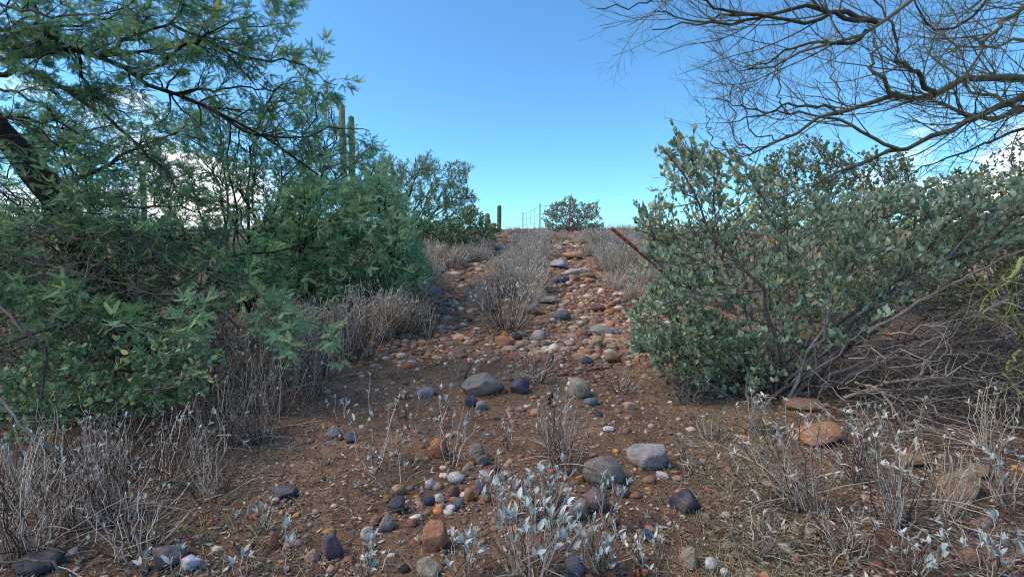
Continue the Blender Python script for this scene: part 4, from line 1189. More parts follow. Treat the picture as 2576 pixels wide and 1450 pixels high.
near_bb = [
    # label, px, py, height, spread, kw
    ('leafy silver brittlebush with many pale blue leaves at the bottom centre', 1330, 1440, 250, 150, dict(n=38, nleaf=4, leaf=(.018, .04), low=30, tips=0.9)),
    ('brittlebush with one tall bright leaf pair above the small stone cluster', 1262, 1310, 175, 45, dict(leaf=(.016, .032), n=7, nleaf=3, tips=.8)),
    ('silver-leaved brittlebush right of the tall leaf pair, left of the mauve slab', 1365, 1300, 150, 80, dict(leaf=(.016, .032), low=14, n=24, nleaf=4, tips=.8)),
    ('upright many-stemmed brittlebush mid trail right of the purple-black rock', 1415, 1185, 225, 75, dict(n=26, nleaf=3, tips=.45, low=30)),
    ('forked nearly bare brittlebush left of the faceted orange rock', 938, 1172, 200, 90, dict(leaf=(.016, .032), n=7, nleaf=3, tips=.8, fork=.8)),
    ('thin brittlebush rooted in front of the faceted orange rock', 1122, 1170, 205, 85, dict(n=12, nleaf=5, tips=.8, leaf=(.016, .032), low=6)),
    ('single tall brittlebush shoot with a silver tuft at the bottom left of centre', 722, 1446, 180, 12, dict(leaf=(.022, .04), n=2, nleaf=7, tips=1, fork=0)),
    ('brittlebush shoot with upright blue leaves left of the tall single shoot', 622, 1450, 110, 14, dict(leaf=(.022, .04), n=2, nleaf=4, tips=1, fork=0)),
    ('short brittlebush tuft between two taller shoots at the bottom edge', 588, 1450, 55, 14, dict(leaf=(.022, .04), n=2, nleaf=4, tips=1, fork=0)),
    ('brittlebush shoot with a bluish rosette in front of the brown-purple boulder', 446, 1446, 80, 16, dict(leaf=(.022, .04), n=2, nleaf=5, tips=1, fork=0)),
    ('broad-leaved brittlebush shoot nearest the dark lower left boulder', 362, 1448, 60, 14, dict(n=2, nleaf=3, tips=1, fork=0, leaf=(.028, .042))),
    ('slender brittlebush with pale leaves in front of the round grey boulder', 1520, 1325, 130, 50, dict(leaf=(.016, .032), n=10, nleaf=3, tips=.9)),
    ('pale brittlebush stems at the bottom edge right of the leafy silver one', 1510, 1440, 150, 60, dict(leaf=(.016, .032), low=10, n=18, nleaf=3, tips=.8)),
    ('small silver sprig beside the deep blue stone', 1660, 1395, 70, 20, dict(n=3, nleaf=3, tips=.8)),
    ('low silver seedlings left of the upright many-stemmed brittlebush', 1290, 1130, 90, 45, dict(n=6, nleaf=3, tips=.6)),
    ('thin grey brittlebush with star leaves at the left front of the big flat slab', 1040, 1090, 130, 60, dict(n=8, nleaf=4, tips=.7, leaf=(.016, .032))),
    ('little brittlebush sprigs on bare soil above the forked one', 860, 1060, 90, 45, dict(n=5, nleaf=4, tips=.9)),
    ('thin upright stems behind the big flat slab mid trail', 1150, 955, 120, 45, dict(n=9, nleaf=2, tips=.3, r=.003)),
    ('brittlebush stems between the purple-black rock and domed tan boulder', 1345, 960, 95, 60, dict(n=14, nleaf=3, tips=.4, low=20, r=.003)),
    ('dry brittlebush with curled cream leaves below the jojoba foot', 1880, 1090, 110, 50, dict(low=14, n=16, dry=True, nleaf=5, tips=.8)),
    ('arching dry brittlebush with curled leaves in front of the long orange slab', 2025, 1290, 300, 120, dict(low=24, n=24, dry=True, nleaf=5, tips=.8, lean=(-70, 0))),
    ('tall brittlebush with pale leaves right of the long orange slab', 2150, 1210, 220, 70, dict(low=14, n=20, nleaf=4, tips=.7)),
    ('brittlebush with curled white leaves behind the oval ochre-brown rock', 2290, 1120, 130, 70, dict(n=9, dry=True, nleaf=4, tips=.7)),
    ('open brittlebush with drooping white leaves left of the orange-tan boulder', 2250, 1330, 260, 110, dict(dry=True, low=24, n=24, nleaf=4, tips=.7, leaf=(.014, .028))),
    ('straw-stemmed brittlebush rising in front of the orange-tan boulder', 2380, 1300, 260, 70, dict(low=14, n=16, straw=True, dry=True, nleaf=4, tips=.7)),
    ('silver brittlebush at the right edge with large pale blue leaves', 2545, 1280, 180, 80, dict(low=14, n=18, nleaf=5, tips=0.6, leaf=(.016, .032))),
    ('large-leaved silver brittlebush in the lower right corner', 2480, 1450, 150, 90, dict(low=14, n=16, nleaf=5, tips=0.6, leaf=(.016, .034))),
    ('short brittlebush with jagged pale leaves left of the red-brown stone', 2290, 1446, 110, 60, dict(low=10, n=14, nleaf=5, tips=0.6, leaf=(.014, .028))),
    ('low dry brittlebush on leaf litter right of the white streaked stone', 2130, 1400, 130, 90, dict(n=22, dry=True, nleaf=3, tips=.5, low=30)),
    ('tall tan brittlebush stems at the far right under the dead branches', 2490, 1140, 190, 60, dict(low=14, n=18, straw=True, dry=True, nleaf=3, tips=.5)),
    ('grey brittlebush thicket in the lower left corner', 70, 1400, 300, 110, dict(leaf=(.011, .022), n=44, nleaf=3, tips=0.4, low=34)),
    ('brittlebush with small pale tufts at the left edge', 20, 1270, 230, 100, dict(leaf=(.011, .022), n=36, nleaf=4, tips=0.4, low=34)),
    ('upright grey brittlebush stems in the left foreground, right of the corner thicket', 190, 1330, 270, 90, dict(leaf=(.011, .022), n=40, nleaf=4, tips=0.4, low=34)),
    ('tan-stemmed brittlebush in the left foreground with silver rosettes on top', 290, 1310, 280, 80, dict(leaf=(.011, .022), n=40, nleaf=4, tips=0.4, low=34)),
    ('brittlebush leaning right over bare soil in the left foreground', 420, 1230, 240, 110, dict(leaf=(.011, .022), n=36, nleaf=4, tips=0.4, lean=(60, 0), low=34)),
    ('brittlebush with nodding pale tips below the shaded jojoba', 300, 1180, 180, 110, dict(leaf=(.011, .022), n=34, nleaf=4, tips=0.4, low=34)),
    ('grey brittlebush at the soil edge left of the forked one', 560, 1120, 220, 90, dict(leaf=(.011, .022), n=44, nleaf=3, tips=0.4, low=34)),
    ('dense brittlebush on the left bank behind bare soil', 650, 1030, 220, 90, dict(n=40, nleaf=4, tips=.4, r=.0026)),
    ('fan of tan straight stems in front of the mesquite shade', 560, 960, 230, 80, dict(n=14, straw=True, nleaf=3, tips=.2, r=.0032)),
    ('brittlebush with pale stars under the drooping mesquite spray', 730, 990, 200, 80, dict(n=40, nleaf=4, tips=.4, r=.0026)),
    ('dense grey brittlebush at the trail edge right of the drooping mesquite spray', 815, 950, 190, 90, dict(n=46, nleaf=3, tips=.4, r=.0028)),
    ('bristling grey brittlebush on the left trail edge above bare soil', 880, 905, 150, 70, dict(n=40, nleaf=3, tips=.35, r=.003)),
    ('leafy grey brittlebush low in the strip between the wheel tracks', 1275, 825, 145, 95, dict(n=70, nleaf=3, tips=.5, r=.004, leaf=(.035, .06))),
    ('grey brittlebush filling the left bank in front of the shaded mesquite', 470, 1060, 230, 100, dict(n=34, nleaf=3, tips=.35, low=24, leaf=(.012, .022))),
    ('bushy brittlebush at the trail edge below the drooping mesquite spray', 690, 1040, 190, 90, dict(n=44, nleaf=3, tips=.4, low=20)),
    ('wiry brittlebush on the left trail edge right of the bushy one', 775, 1000, 170, 80, dict(n=40, nleaf=3, tips=.35, low=20)),
    ('small wiry brittlebush on soil left of the flat dark brown stone', 930, 900, 110, 60, dict(n=26, nleaf=3, tips=.35, low=14, r=.0026)),
    ('thin weedy brittlebush at the foot of the stony slope, left side', 1075, 850, 90, 60, dict(n=18, nleaf=3, tips=.3, low=10, r=.003)),
    ('low wiry brittlebush right of the domed tan boulder', 1560, 985, 80, 60, dict(n=18, nleaf=2, tips=.3, low=24, r=.0022)),
    ('flattened dry brittlebush on bare soil left of the jojoba foot', 1730, 1010, 80, 80, dict(n=18, dry=True, nleaf=3, tips=.4, low=30, r=.002)),
    ('dry wisp of brittlebush left of the curled cream-leaved one', 1790, 1110, 90, 50, dict(n=10, dry=True, nleaf=3, tips=.5, low=14)),
    ('matted dry stems in front of the upright many-stemmed brittlebush', 1400, 1130, 110, 90, dict(n=16, nleaf=3, tips=.4, low=36)),
    ('sprawling stems left of the faceted orange rock', 1010, 1240, 110, 110, dict(n=9, nleaf=3, tips=.4, low=16)),
    ('dry brittlebush in the litter between the orange slab and ochre rock', 2190, 1150, 130, 80, dict(n=16, dry=True, nleaf=4, tips=.5, low=20)),
    ('sparse brittlebush on litter above the white streaked stone', 1900, 1390, 140, 80, dict(n=12, dry=True, nleaf=3, tips=.5, low=16)),
    ('wiry brittlebush on the soil edge right of the corner thicket', 350, 1390, 200, 110, dict(n=26, nleaf=3, tips=.4, low=26, leaf=(.011, .022))),
    ('brittlebush clump in front of the shaded jojoba, far left', 150, 1190, 200, 110, dict(n=34, nleaf=3, tips=.4, low=26, leaf=(.011, .022))),
    ('sparse brittlebush on bare soil left of the flat slate-blue slab', 530, 1250, 180, 90, dict(n=20, nleaf=3, tips=.4, low=20, leaf=(.011, .022))),
    ('thin brittlebush beside the soil edge brittlebush', 660, 1110, 170, 80, dict(n=26, nleaf=3, tips=.4, low=18, leaf=(.012, .022))),
    ('silver-tipped shoots on soil between the rust slab and the single tall shoot', 660, 1330, 90, 60, dict(n=6, nleaf=4, tips=.8, leaf=(.016, .03))),
    ('pale leafy shoots at the bottom edge left of the long orange-brown rock', 930, 1446, 90, 70, dict(n=9, nleaf=4, tips=.8, leaf=(.018, .034))),
    ('silver shoots at the bottom edge below the wide tan rock', 1160, 1450, 120, 60, dict(n=10, nleaf=4, tips=.8, leaf=(.018, .036))),
    ('thin silver shoots on bare soil right of the pale stems', 1620, 1446, 110, 70, dict(n=9, nleaf=3, tips=.7, leaf=(.014, .026))),
    ('weak silver shoots between the stone cluster and the forked brittlebush', 1000, 1180, 100, 60, dict(n=7, nleaf=4, tips=.7, leaf=(.014, .026))),
    ('weak silver shoots right of the lichen-patched boulder', 1740, 1190, 90, 60, dict(n=8, dry=True, nleaf=3, tips=.6, low=10)),
]
for lab, px, py, hh, ss, kw in near_bb:
    brittlebush(lab, px, py, hh, ss, **kw)

# ------------------------------------------------------------------ dry clumps up the slope (shared meshes)
clump_me = []
for v in range(12):
    P, R, fP, fR = brittle_stems(int(rng.integers(90, 150)), .5 * rng.uniform(.8, 1.1), rng.uniform(.22, .40), K=5, fork=rng.uniform(.8, 1.6), r=rng.uniform(.0034, .0046), wig=rng.uniform(.06, .16), lean=(rng.normal() * .08, rng.normal() * .08))
    a = join([tubes(P, R, 3), tubes(fP, fR, 3)])
    me = mesh_arrays('dry_stems', a[0], a[1], a[2], smooth=True)
    me.materials.append(M_straw if v % 3 == 2 else M_pale)
    pos, tan, _ = along(np.concatenate([P[:, :5], fP]), 200 if v % 2 else 60, (.6, 1), .6)
    ax = norm(tan + rng.normal(size=tan.shape) * .5)
    V, F = scatter(T_br[0], T_br[1], pos, frames(ax, rng.normal(size=ax.shape)), rng.uniform(.025, .05, len(pos)))
    lm = mesh_arrays('dry_leaves', V, F, np.repeat(rng.random(len(pos)), len(T_br[1])))
    lm.materials.append(M_silver if v % 3 == 0 else M_dryleaf)
    clump_me.append((me, lm))


def clump(x, y, s, label, group, v=None):
    v = int(rng.integers(0, 12)) if v is None else v
    o = thing('dry_brittlebush', label, 'shrub', (x, y, H(x, y) - .01), group, rng.uniform(0, 6.28), s)
    a = link('stems', clump_me[v][0], None, o)
    b = link('leaves', clump_me[v][1], None, o)
    b['kind'] = 'stuff'


ORD = ['first', 'second', 'third', 'fourth', 'fifth', 'sixth', 'seventh', 'eighth', 'ninth', 'tenth', 'eleventh', 'twelfth', 'thirteenth', 'fourteenth', 'fifteenth',
       'sixteenth', 'seventeenth', 'eighteenth', 'nineteenth', 'twentieth', 'twenty-first', 'twenty-second', 'twenty-third', 'twenty-fourth', 'twenty-fifth', 'twenty-sixth', 'twenty-seventh', 'twenty-eighth']


def clumps(pxs, text, group, jx=8, jy=3, key=lambda p: -p[1]):
    for k, (px, py, hpx) in enumerate(sorted(pxs, key=key)):
        label = text % ORD[k]
        g = G(px + rng.uniform(-jx, jx), py + rng.uniform(-jy, jy))
        s = hpx * g[1] / FPX / .5
        clump(g[0], g[1], s, label, group)


med = [(1290, 740, 90), (1240, 745, 80), (1335, 735, 85), (1315, 705, 80), (1270, 700, 75), (1355, 690, 85), (1330, 670, 80), (1300, 672, 65), (1355, 655, 70), (1335, 640, 55), (1370, 640, 60), (1320, 625, 40), (1350, 618, 40), (1375, 612, 35), (1345, 605, 28), (1220, 775, 70), (1345, 760, 60)]
clumps(med, 'dry brittlebush between the two wheel tracks, %s from the camera up the strip', 'dry shrubs between the wheel tracks')
lef = [(1010, 835, 130), (950, 850, 150), (905, 858, 150), (855, 868, 160), (1040, 790, 100), (980, 780, 110), (920, 790, 110), (1075, 730, 90), (1040, 720, 90), (1000, 730, 90), (1095, 690, 70), (1130, 668, 60), (1080, 670, 70), (1180, 655, 50),
       (1210, 640, 45), (1150, 650, 50), (1110, 650, 50), (1210, 660, 40), (820, 800, 120), (760, 820, 120), (700, 840, 120), (1060, 690, 80), (860, 770, 110), (960, 720, 100), (900, 720, 100), (640, 860, 120), (560, 880, 130), (720, 900, 130)]
clumps(lef, 'dry grey brittlebush on the left bank, %s from the camera', 'dry shrubs on the left bank', 12, 5)
rig = [(1560, 700, 75), (1600, 720, 80), (1530, 680, 70), (1580, 670, 75), (1630, 690, 80), (1510, 655, 60), (1550, 645, 60), (1600, 650, 65), (1650, 660, 70), (1470, 640, 45), (1500, 625, 45), (1540, 622, 48), (1580, 625, 50), (1620, 628, 52),
       (1460, 618, 35), (1430, 608, 28), (1480, 605, 30), (1520, 605, 34), (1560, 605, 36), (1600, 603, 36), (1640, 606, 40), (1650, 720, 80), (1690, 700, 80), (1690, 740, 80), (1550, 730, 60), (1590, 750, 60), (1640, 770, 60)]
clumps(rig, 'dry straw-grey brittlebush on the right bank, %s from the camera', 'dry shrubs on the right bank', 10, 4)
cre = [(1275, 590, 20), (1300, 588, 20), (1330, 588, 20), (1355, 590, 22), (1380, 592, 22), (1260, 596, 20), (1290, 600, 20), (1320, 600, 22), (1400, 600, 22), (1425, 594, 18), (1450, 593, 18), (1475, 594, 20), (1500, 592, 20), (1525, 590, 22), (1550, 590, 24), (1575, 590, 26),
       (1600, 588, 26), (1630, 590, 28), (1385, 600, 22), (1345, 596, 20), (1240, 605, 22)]
clumps(cre, 'pale dry brittlebush along the hill crest, %s from the left', 'dry shrubs on the crest', 8, 2, lambda p: p[0])
# scrub on the slope behind the left trees and behind the right jojoba: one mass
sets = []
for _ in range(55):
    y = rng.uniform(9, 21)
    x = rng.uniform(-1.1 * y, -2.6 - .12 * y) if rng.random() < .55 else rng.uniform(3.2 + .1 * y, 1.1 * y)
    P, R, fP, fR = brittle_stems(40, rng.uniform(.35, .7), .36, K=4, fork=1.0, r=.006, wig=.07)
    off = np.array([x, y, float(H(x, y))])
    sets += [tubes(P + off, R, 3), tubes(fP + off, fR, 3)]
a = join(sets)
o = link('dry_scrub', mesh_arrays('dry_scrub', a[0], a[1], a[2], smooth=True), M_straw)
o['kind'] = 'stuff'; tag(o, 'straw coloured scrub on the slope seen through the trees', 'scrub')

# dry grass over the slope: stuff
n = 16000
y = 8.0 * (24 / 8.0) ** rng.random(n)
x = rng.uniform(-1.1, 1.1, n) * y
c = track_centre(y)
keep = (np.abs(np.abs(x - c) - 1.1) > .55) & ((np.abs(x - c) > 1.6) | (rng.random(n) < .5))
x, y = x[keep], y[keep]; n = len(x)
A = np.stack([x, y, H(x, y) - .01], 1)
B = A + np.stack([rng.normal(size=n) * .07, rng.normal(size=n) * .07, rng.uniform(.12, .34, n)], 1)
P = curve_between(A, B, 3, 0, .06)
a = ribbons(P, taper(n, 3, .0055, .002))
o = link('dry_grass', mesh_arrays('dry_grass', a[0], a[1], a[2]), M_straw)
o['kind'] = 'stuff'; tag(o, 'short dry straw grass covering the slope around the shrubs', 'grass')
# sparse olive grass tufts beside the trail at right
n = 12000
p = sample_ground(n, 1.6, 5.5, lambda x, y: np.exp(-((x - .46 * y - .1) / .28) ** 2) * .9 + .02 * (x < -.5) + np.exp(-((x + .62 * y) / .35) ** 2) * .3)
A = np.stack([p[:, 0], p[:, 1], H(p[:, 0], p[:, 1]) - .004], 1)
B = A + np.stack([rng.normal(size=n) * .035, rng.normal(size=n) * .035, rng.uniform(.004, .045, n)], 1)
a = ribbons(curve_between(A, B, 3, .1, .12), taper(n, 3, .0014, .0006))
M_olive = bark_mat('olive_grass', [(.2, (.16, .14, .08)), (.5, (.28, .25, .15)), (.9, (.40, .36, .24))], 60, 0)
o = link('wispy_grass', mesh_arrays('wispy_grass', a[0], a[1], a[2]), M_olive)
o['kind'] = 'stuff'; tag(o, 'thin olive grass wisps flattened on the soil beside the trail', 'grass')

# ------------------------------------------------------------------ litter
def litter_w(x, y):
    off = np.abs(x) / np.maximum(y, .5)
    return np.clip(.26 + .9 * (1 / (1 + np.exp(-(off - .38) / .08))) + .25 * np.exp(-((x - .15) / .3) ** 2) * (y < 3), 0, 1) * (y < 6)


n = 38000
p = sample_ground(n, 1.25, 5.8, litter_w)
ax = norm(np.stack([rng.normal(size=n), rng.normal(size=n), rng.normal(size=n) * .22], 1))
fr = frames(ax, np.array([0, 0, -1.0]) + rng.normal(size=(n, 3)) * .45)
sc = rng.uniform(.010, .030, n)
V, F = scatter(T_lit[0], T_lit[1], np.stack([p[:, 0], p[:, 1], H(p[:, 0], p[:, 1]) + rng.uniform(.002, .012, n)], 1), fr, np.stack([sc * rng.uniform(.5, 1.2, n), sc, sc], 1))
LP = np.array([(.17, .13, .11), (.32, .28, .24), (.50, .46, .39), (.24, .13, .07), (.40, .20, .08), (.07, .055, .05), (.40, .37, .24), (.66, .61, .53), (.32, .10, .05)])
cc = LP[rng.choice(len(LP), n, p=[.15, .18, .14, .10, .05, .19, .08, .07, .04])] * rng.uniform(.7, 1.15, (n, 1))
o = link('leaf_litter', mesh_arrays('leaf_litter', V, F, colr=np.repeat(cc, len(T_lit[1]), 0)), M_litter)
o['kind'] = 'stuff'; tag(o, 'dry grey and brown fallen leaves covering the soil beside the trail', 'litter')
n = 13000
p = sample_ground(n, 1.25, 6.0, litter_w)
A = np.stack([p[:, 0], p[:, 1], H(p[:, 0], p[:, 1]) + rng.uniform(.001, .014, n)], 1)
ang = rng.uniform(0, 2 * PI, n); L = rng.uniform(.02, .11, n) * (1 + (rng.random(n) < .1) * 1.5)
B = A + np.stack([np.cos(ang) * L, np.sin(ang) * L, rng.uniform(-.1, .16, n) * L], 1)
a = tubes(curve_between(A, B, 3, .03, .08), taper(n, 3, .0014, .0007), 3)
o = link('fallen_twigs', mesh_arrays('fallen_twigs', a[0], a[1], a[2]), M_dead)
o['kind'] = 'stuff'; tag(o, 'scattered thin dry twigs lying on the soil', 'twigs')

# ------------------------------------------------------------------ dead branches
def dead(label, pts, r0, r1, mat=None, side=5, name='dead_branch', sl=(.08, .3), lying=False):
    P = resample(np.array([G(p[0], p[1]) + [0, 0, r0 * .5] if lying else U(*p) for p in pts]), 14)[None]
    P[0, :, 2] = np.maximum(P[0, :, 2], H(P[0, :, 0], P[0, :, 1]) + r0 * .6)
    P[0, 1:-1] += rng.normal(size=(12, 3)) * .006
    R = taper(1, 14, r0, r1)
    b = P[0, 0].copy()
    o = thing(name, label, 'branch', b, 'dead branches')
    a = tubes(P, R, 7)
    part('limb', a[0] - b, a[1], mat or M_dead, o, a[2], smooth=True)
    if side:
        s1, s1r = sprout(P, R, side, (.2, 1), (25, 65), sl, 6, .14, (0, 0, .0), .5, .004, .0012)
        s2, s2r = sprout(s1, s1r, side * 2, (.2, 1), (25, 60), (sl[0] * .5, sl[1] * .5), 5, .14, (0, 0, 0), .6, .002, .001)
        a = join([tubes(s1, s1r, 4), tubes(s2, s2r, 3)])
        part('twigs', a[0] - b, a[1], mat or M_dead, o, a[2], smooth=True, stuff=True)


dead('thick grey dead limb slanting up right from the jojoba foot', [(1950, 1062, 3.0), (2060, 985, 3.0), (2150, 940, 2.95), (2300, 872, 2.9), (2440, 800, 2.9), (2600, 715, 2.8)], .020, .011, side=10)
dead('bluish dead limb lying level above the thick slanting limb', [(2120, 898, 2.75), (2240, 862, 2.75), (2330, 850, 2.75), (2420, 836, 2.75), (2520, 812, 2.75)], .012, .007, mat=M_twig, side=10)
dead('straight bluish dead limb rising to the right edge', [(2180, 838, 2.7), (2290, 772, 2.7), (2400, 712, 2.7), (2500, 660, 2.7), (2620, 610, 2.7)], .010, .006, mat=M_twig, side=12)
dead('tan bleached branch arching level at the right', [(2120, 1000, 2.7), (2250, 960, 2.7), (2350, 948, 2.7), (2470, 955, 2.7), (2620, 985, 2.7)], .010, .006, M_straw, 8)
dead('grey branch sloping down right from the jojoba foot', [(1985, 1000, 2.95), (2090, 1035, 2.75), (2200, 1090, 2.55), (2330, 1150, 2.4)], .012, .005, side=8)
dead('bent pale branch curving down behind the ochre-brown rock', [(2150, 960, 2.7), (2215, 985, 2.6), (2260, 1050, 2.5), (2290, 1120, 2.45)], .007, .004, M_straw, 6)
dead('thin grey branch crossing level below the tan bleached branch', [(2180, 985, 2.6), (2330, 975, 2.55), (2450, 960, 2.5), (2600, 930, 2.5)], .007, .004, side=8)
dead('low dead branch at the right edge above the orange-tan boulder', [(2600, 1080, 2.3), (2480, 1060, 2.4), (2360, 1040, 2.5), (2240, 1040, 2.6)], .008, .003, side=12)
dead('crooked dark stick standing left of the orange-tan boulder', [(2280, 1400, 1.62), (2330, 1290, 1.75), (2380, 1220, 1.85), (2400, 1170, 1.95)], .005, .003, side=3)
dead('grey stick slanting across the litter at the lower right', [(1900, 1330, 1.7), (1990, 1240, 1.9), (2050, 1180, 2.0)], .005, .003, side=2)
dead('short dark stick stuck upright by the domed tan boulder', [(1378, 1015, 2.9), (1384, 1000, 2.92), (1390, 985, 2.95)], .010, .007, M_bark, 0)
dead('dark fallen stick behind the domed tan boulder', [(1400, 948, 3.3), (1460, 938, 3.35), (1540, 925, 3.4)], .009, .005, M_bark, 0, lying=True)
dead('thick curved grey branch hanging at the left edge', [(-80, 740, 2.3), (0, 775, 2.25), (60, 822, 2.2), (108, 868, 2.2), (116, 915, 2.2), (103, 1000, 2.2)], .009, .005, M_twig, 3)
dead('tan crooked branch at the left edge above the corner thicket', [(-60, 960, 1.8), (10, 1020, 1.8), (60, 1078, 1.8), (130, 1125, 1.85), (150, 1180, 1.9)], .006, .003, M_dead, 4)
dead('grey branch slanting down through the shaded jojoba', [(125, 1005, 2.2), (200, 1060, 2.1), (260, 1110, 2.0), (310, 1170, 1.9)], .005, .003, mat=M_twig, side=3)
dead('pale forked branch close to the camera in the lower left corner', [(-80, 1415, 1.30), (0, 1412, 1.28), (130, 1418, 1.28), (190, 1460, 1.28), (240, 1500, 1.28)], .004, .003, M_dead, 2)
dead('mesquite root-grey branch behind the fan of tan stems', [(360, 800, 3.0), (430, 860, 3.0), (480, 920, 2.95), (560, 990, 2.9)], .014, .007, side=5)
dead('thin grey dead branch crossing the mesquite shade', [(60, 640, 3.0), (200, 690, 2.9), (330, 720, 2.9), (480, 800, 2.9)], .009, .004, mat=M_twig, side=10)
dead('pale dead branch in the mesquite shade above the hanging curved one', [(-60, 660, 2.7), (40, 690, 2.7), (110, 690, 2.7), (200, 660, 2.8)], .006, .003, mat=M_twig, side=6)
dead('long dark stick among stones at the lower right of the leafy brittlebush', [(1300, 1290, 1.72), (1360, 1275, 1.76), (1400, 1240, 1.82)], .005, .003, M_bark, 0, lying=True)
dead('forked grey limb under the right end of the large jojoba bush', [(2060, 960, 2.9), (2180, 905, 2.85), (2300, 880, 2.8), (2450, 860, 2.75), (2600, 830, 2.7)], .012, .006, mat=M_twig, side=16)
dead('thin dead limb rising to the right edge above the forked grey limb', [(2110, 880, 3.1), (2250, 800, 3.0), (2400, 750, 2.95), (2600, 690, 2.9)], .010, .005, mat=M_twig, side=16)
dead('sagging dead limb just above the twig tangle at the right', [(2200, 900, 3.0), (2330, 890, 2.9), (2460, 900, 2.8), (2600, 890, 2.7)], .009, .005, side=16)
# tangle of fine dead twigs under the right jojoba
pt = in_poly([(2000, 1000), (2130, 880), (2330, 800), (2575, 720), (2640, 1150), (2450, 1140), (2250, 1090), (2080, 1050)], 520)
A = U(pt[:, 0], pt[:, 1], rng.uniform(2.35, 3.6, 520)); A[:, 2] = np.maximum(A[:, 2], H(A[:, 0], A[:, 1]) + .01)
dr = norm(np.stack([rng.normal(size=520) + .45, rng.normal(size=520) * .8, rng.normal(size=520) * .55], 1))
tP = curve_between(A, A + dr * rng.uniform(.15, .6, (520, 1)), 8, .03, .14); tR = taper(520, 8, rng.uniform(.0018, .006, 520), .0012)
t2P, t2R = sprout(tP, tR, 1300, (.15, 1), (25, 75), (.05, .22), 5, .2, (0, 0, 0), .6, .0028, .0008)
a = join([tubes(tP, tR, 4), tubes(t2P, t2R, 3)])
o = link('twig_tangle', mesh_arrays('twig_tangle', a[0], a[1], a[2], smooth=True), M_dead)
o['kind'] = 'stuff'; tag(o, 'tangle of fine grey dead twigs under the right jojoba', 'twigs')
pt = in_poly([(-60, 560), (300, 560), (560, 640), (620, 860), (560, 1000), (250, 880), (-60, 980)], 600)
A = U(pt[:, 0], pt[:, 1], rng.uniform(2.7, 3.6, 600)); A[:, 2] = np.maximum(A[:, 2], H(A[:, 0], A[:, 1]) + .01)
dr = norm(np.stack([rng.normal(size=600), rng.normal(size=600) * .7, rng.normal(size=600) * .6], 1))
a = join([tubes(curve_between(A, A + dr * rng.uniform(.12, .5, (600, 1)), 6, .03, .10), taper(600, 6, .0032, .0012), 3)])
o = link('twig_tangle', mesh_arrays('twig_tangle', a[0], a[1], a[2], smooth=True), M_twig)
o['kind'] = 'stuff'; tag(o, 'tangle of fine dead twigs in the mesquite shade at left', 'twigs')


# ------------------------------------------------------------------ saguaros
def ribbed(P, R, ribs=13, depth=.13):
    K = len(P)
    S = ribs * 4
    T = norm(np.gradient(P, axis=0))
    ref = np.array([0, 1.0, 0])
    n1 = norm(np.cross(T, np.broadcast_to(ref, T.shape))); n2 = np.cross(T, n1)
    a = np.arange(S) * 2 * PI / S
    prof = 1 - depth * (0.5 - 0.5 * np.cos(a * ribs)) ** .7
    V = P[:, None] + (R[:, None] * prof[None])[..., None] * (np.cos(a)[None, :, None] * n1[:, None] + np.sin(a)[None, :, None] * n2[:, None])
    idx = np.arange(K * S).reshape(K, S)
    F = np.stack([idx[:-1], np.roll(idx, -1, 1)[:-1], np.roll(idx, -1, 1)[1:], idx[1:]], -1).reshape(-1, 4)
    return V.reshape(-1, 3), F


def dome(P0, K, L, r, base_narrow=.85):
    z = np.linspace(0, L, K)
    tail = np.array([.25, .5, .72, .88, .97]) * r
    zz = np.concatenate([z, L + tail * .9, [L + r * .93]])
    rr = np.concatenate([r * np.interp(z / L, [0, .35, .7, 1], [base_narrow, 1, 1, .97]), r * np.sqrt(np.maximum(1 - (tail / r) ** 2, 0)) * .97, [.004]])
    return np.stack([np.full(len(zz), P0[0]), np.full(len(zz), P0[1]), P0[2] + zz], 1), rr


def saguaro(label, px, py_top, d, width_px, arms=(), group='saguaros'):
    t = U(px, py_top, d)
    b = np.array([t[0], t[1], H(t[0], t[1]) - .05])
    r = width_px * d / FPX / 2
    o = thing('saguaro', label, 'cactus', b, group)
    P, R = dome(np.zeros(3), 16, t[2] - b[2] - r, r)
    P[:, 0] += .015 * np.sin(P[:, 2] * .9)
    part('trunk', *ribbed(P, R), M_sag, o, smooth=False)
    for (dx, z0, z1, rr) in arms:
        pts = resample(np.array([[dx * .1, 0, z0], [dx * .6, 0, z0 + .02], [dx, 0, z0 + abs(dx) * .45], [dx, 0, z0 + abs(dx) * 1.2], [dx, 0, z1 - rr]]), 18)
        tail = np.array([.3, .6, .82, .95]) * rr
        PP = np.vstack([pts, pts[-1] + np.stack([0 * tail, 0 * tail, tail], 1)])
        RR = np.concatenate([np.full(18, rr) * np.interp(np.linspace(0, 1, 18), [0, .15, 1], [.75, 1, .97]), rr * np.sqrt(np.maximum(1 - (tail / rr) ** 2, .0001))])
        part('arm', *ribbed(PP, RR), M_sag, o)


d0 = 24.0
t1 = U(860, 265, d0); t2 = U(883, 291, d0)
zb = H(t1[0], t1[1])
saguaro('tall saguaro stem with a shorter parallel arm rising above the left trees', 860, 265, d0, 15,
        [(t2[0] - t1[0], 2.2, t2[2] - zb + .05, 15 * d0 / FPX / 2 * .95)])
saguaro('saguaro tip poking out of the wispy palo verde', 986, 432, 22.0, 11)
saguaro('short saguaro seen between mesquite stems at left', 356, 428, 20.0, 13)
saguaro('slim tall saguaro on the crest nearest the fence', 1255, 515, 22.5, 11)
saguaro('short stubby saguaro on the crest left of the slim one', 1225, 535, 19.0, 13)

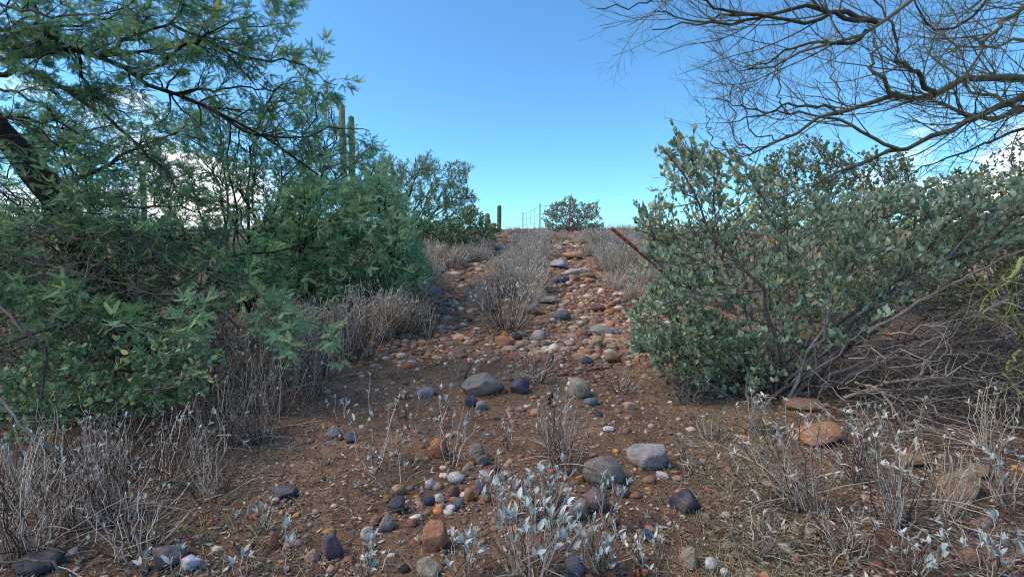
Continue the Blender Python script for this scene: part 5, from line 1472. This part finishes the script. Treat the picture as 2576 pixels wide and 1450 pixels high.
# ------------------------------------------------------------------ fence
def t_post(o, b, h, mat, w=.035, name='post', lean=(0, 0, 1.0)):
    """T-section steel post with studs"""
    ax = norm(np.array(lean, float))
    x = norm(np.cross(np.array([0, 1.0, 0]), ax)); y = np.cross(ax, x)
    V, F = [], []

    def box(x0, x1, y0, y1, z0, z1):
        k = len(V)
        for zz in (z0, z1):
            for (xx, yy) in ((x0, y0), (x1, y0), (x1, y1), (x0, y1)):
                V.append(x * xx + y * yy + ax * zz)
        F.extend([(k, k + 3, k + 2, k + 1), (k + 4, k + 5, k + 6, k + 7), (k, k + 1, k + 5, k + 4), (k + 1, k + 2, k + 6, k + 5), (k + 2, k + 3, k + 7, k + 6), (k + 3, k, k + 4, k + 7)])
    box(-w / 2, w / 2, -.004, .004, -.2, h)
    box(-.004, .004, .0041, w * .9, -.2, h - .002)
    for z in np.arange(.15, h - .05, .09):
        box(-.006, .006, -.011, -.0041, z, z + .03)
    me = mesh_arrays(name, np.array(V), np.array(F))
    p_ = link(name, me, mat, o)
    p_.location = [float(v) for v in b]
    return p_


posts = []
for (px, pt_, d) in ((1433, 500, 17.6), (1358, 512, 21.5), (1315, 534, 25.0)):
    t = U(px, pt_, d)
    posts.append((np.array([t[0], t[1], H(t[0], t[1])]), t[2] - H(t[0], t[1])))
fb = posts[0][0]
fence = thing('wire_fence', 'sagging wire fence with thin steel posts running over the crest', 'fence', fb)
for i, (b, h) in enumerate(posts):
    o = t_post(fence, b - fb, h, M_rust if i == 0 else M_steel, w=.055 if i == 0 else .045)
    if i == 0:
        o['label'] = 'rusty red post in front of the crest jojoba'
nxt = [posts[0][0] + np.array([2.4, -6.5, 0])]
for fr_h in (.93, .62, .34):
    for (b1, h1), (b2, h2) in zip(posts[:-1], posts[1:]):
        A = (b1 + [0, 0, h1 * fr_h])[None]; B = (b2 + [0, 0, h2 * fr_h])[None]
        w_ = curve_between(A, B, 12, -.035, .004)
        a = tubes(w_, taper(1, 12, .007, .007), 4)
        part('wire', a[0] - fb, a[1], M_steel, fence, smooth=True)
for (b1, h1), (b2, h2) in zip(posts[:-1], posts[1:]):
    for f in (.3, .55, .8):
        q = b1 * (1 - f) + b2 * f
        hh = (h1 * (1 - f) + h2 * f)
        P = resample(np.array([q + [0, 0, .05], q + [.03, 0, hh * .5], q + [0, 0, hh * .95]]), 5)[None]
        a = tubes(P, taper(1, 5, .006, .006), 4)
        part('stay', a[0] - fb, a[1], M_steel, fence, smooth=True)

# leaning red post half hidden in the big jojoba
tp, bt = U(1537, 573, 6.2), U(1730, 735, 6.0)
dv = tp - bt; Lp = float(np.linalg.norm(dv))
lp = thing('leaning_post', 'leaning rusty red steel post half hidden by the large jojoba bush', 'post', bt)
t_post(lp, np.zeros(3), Lp, M_rust, w=.048, lean=dv)
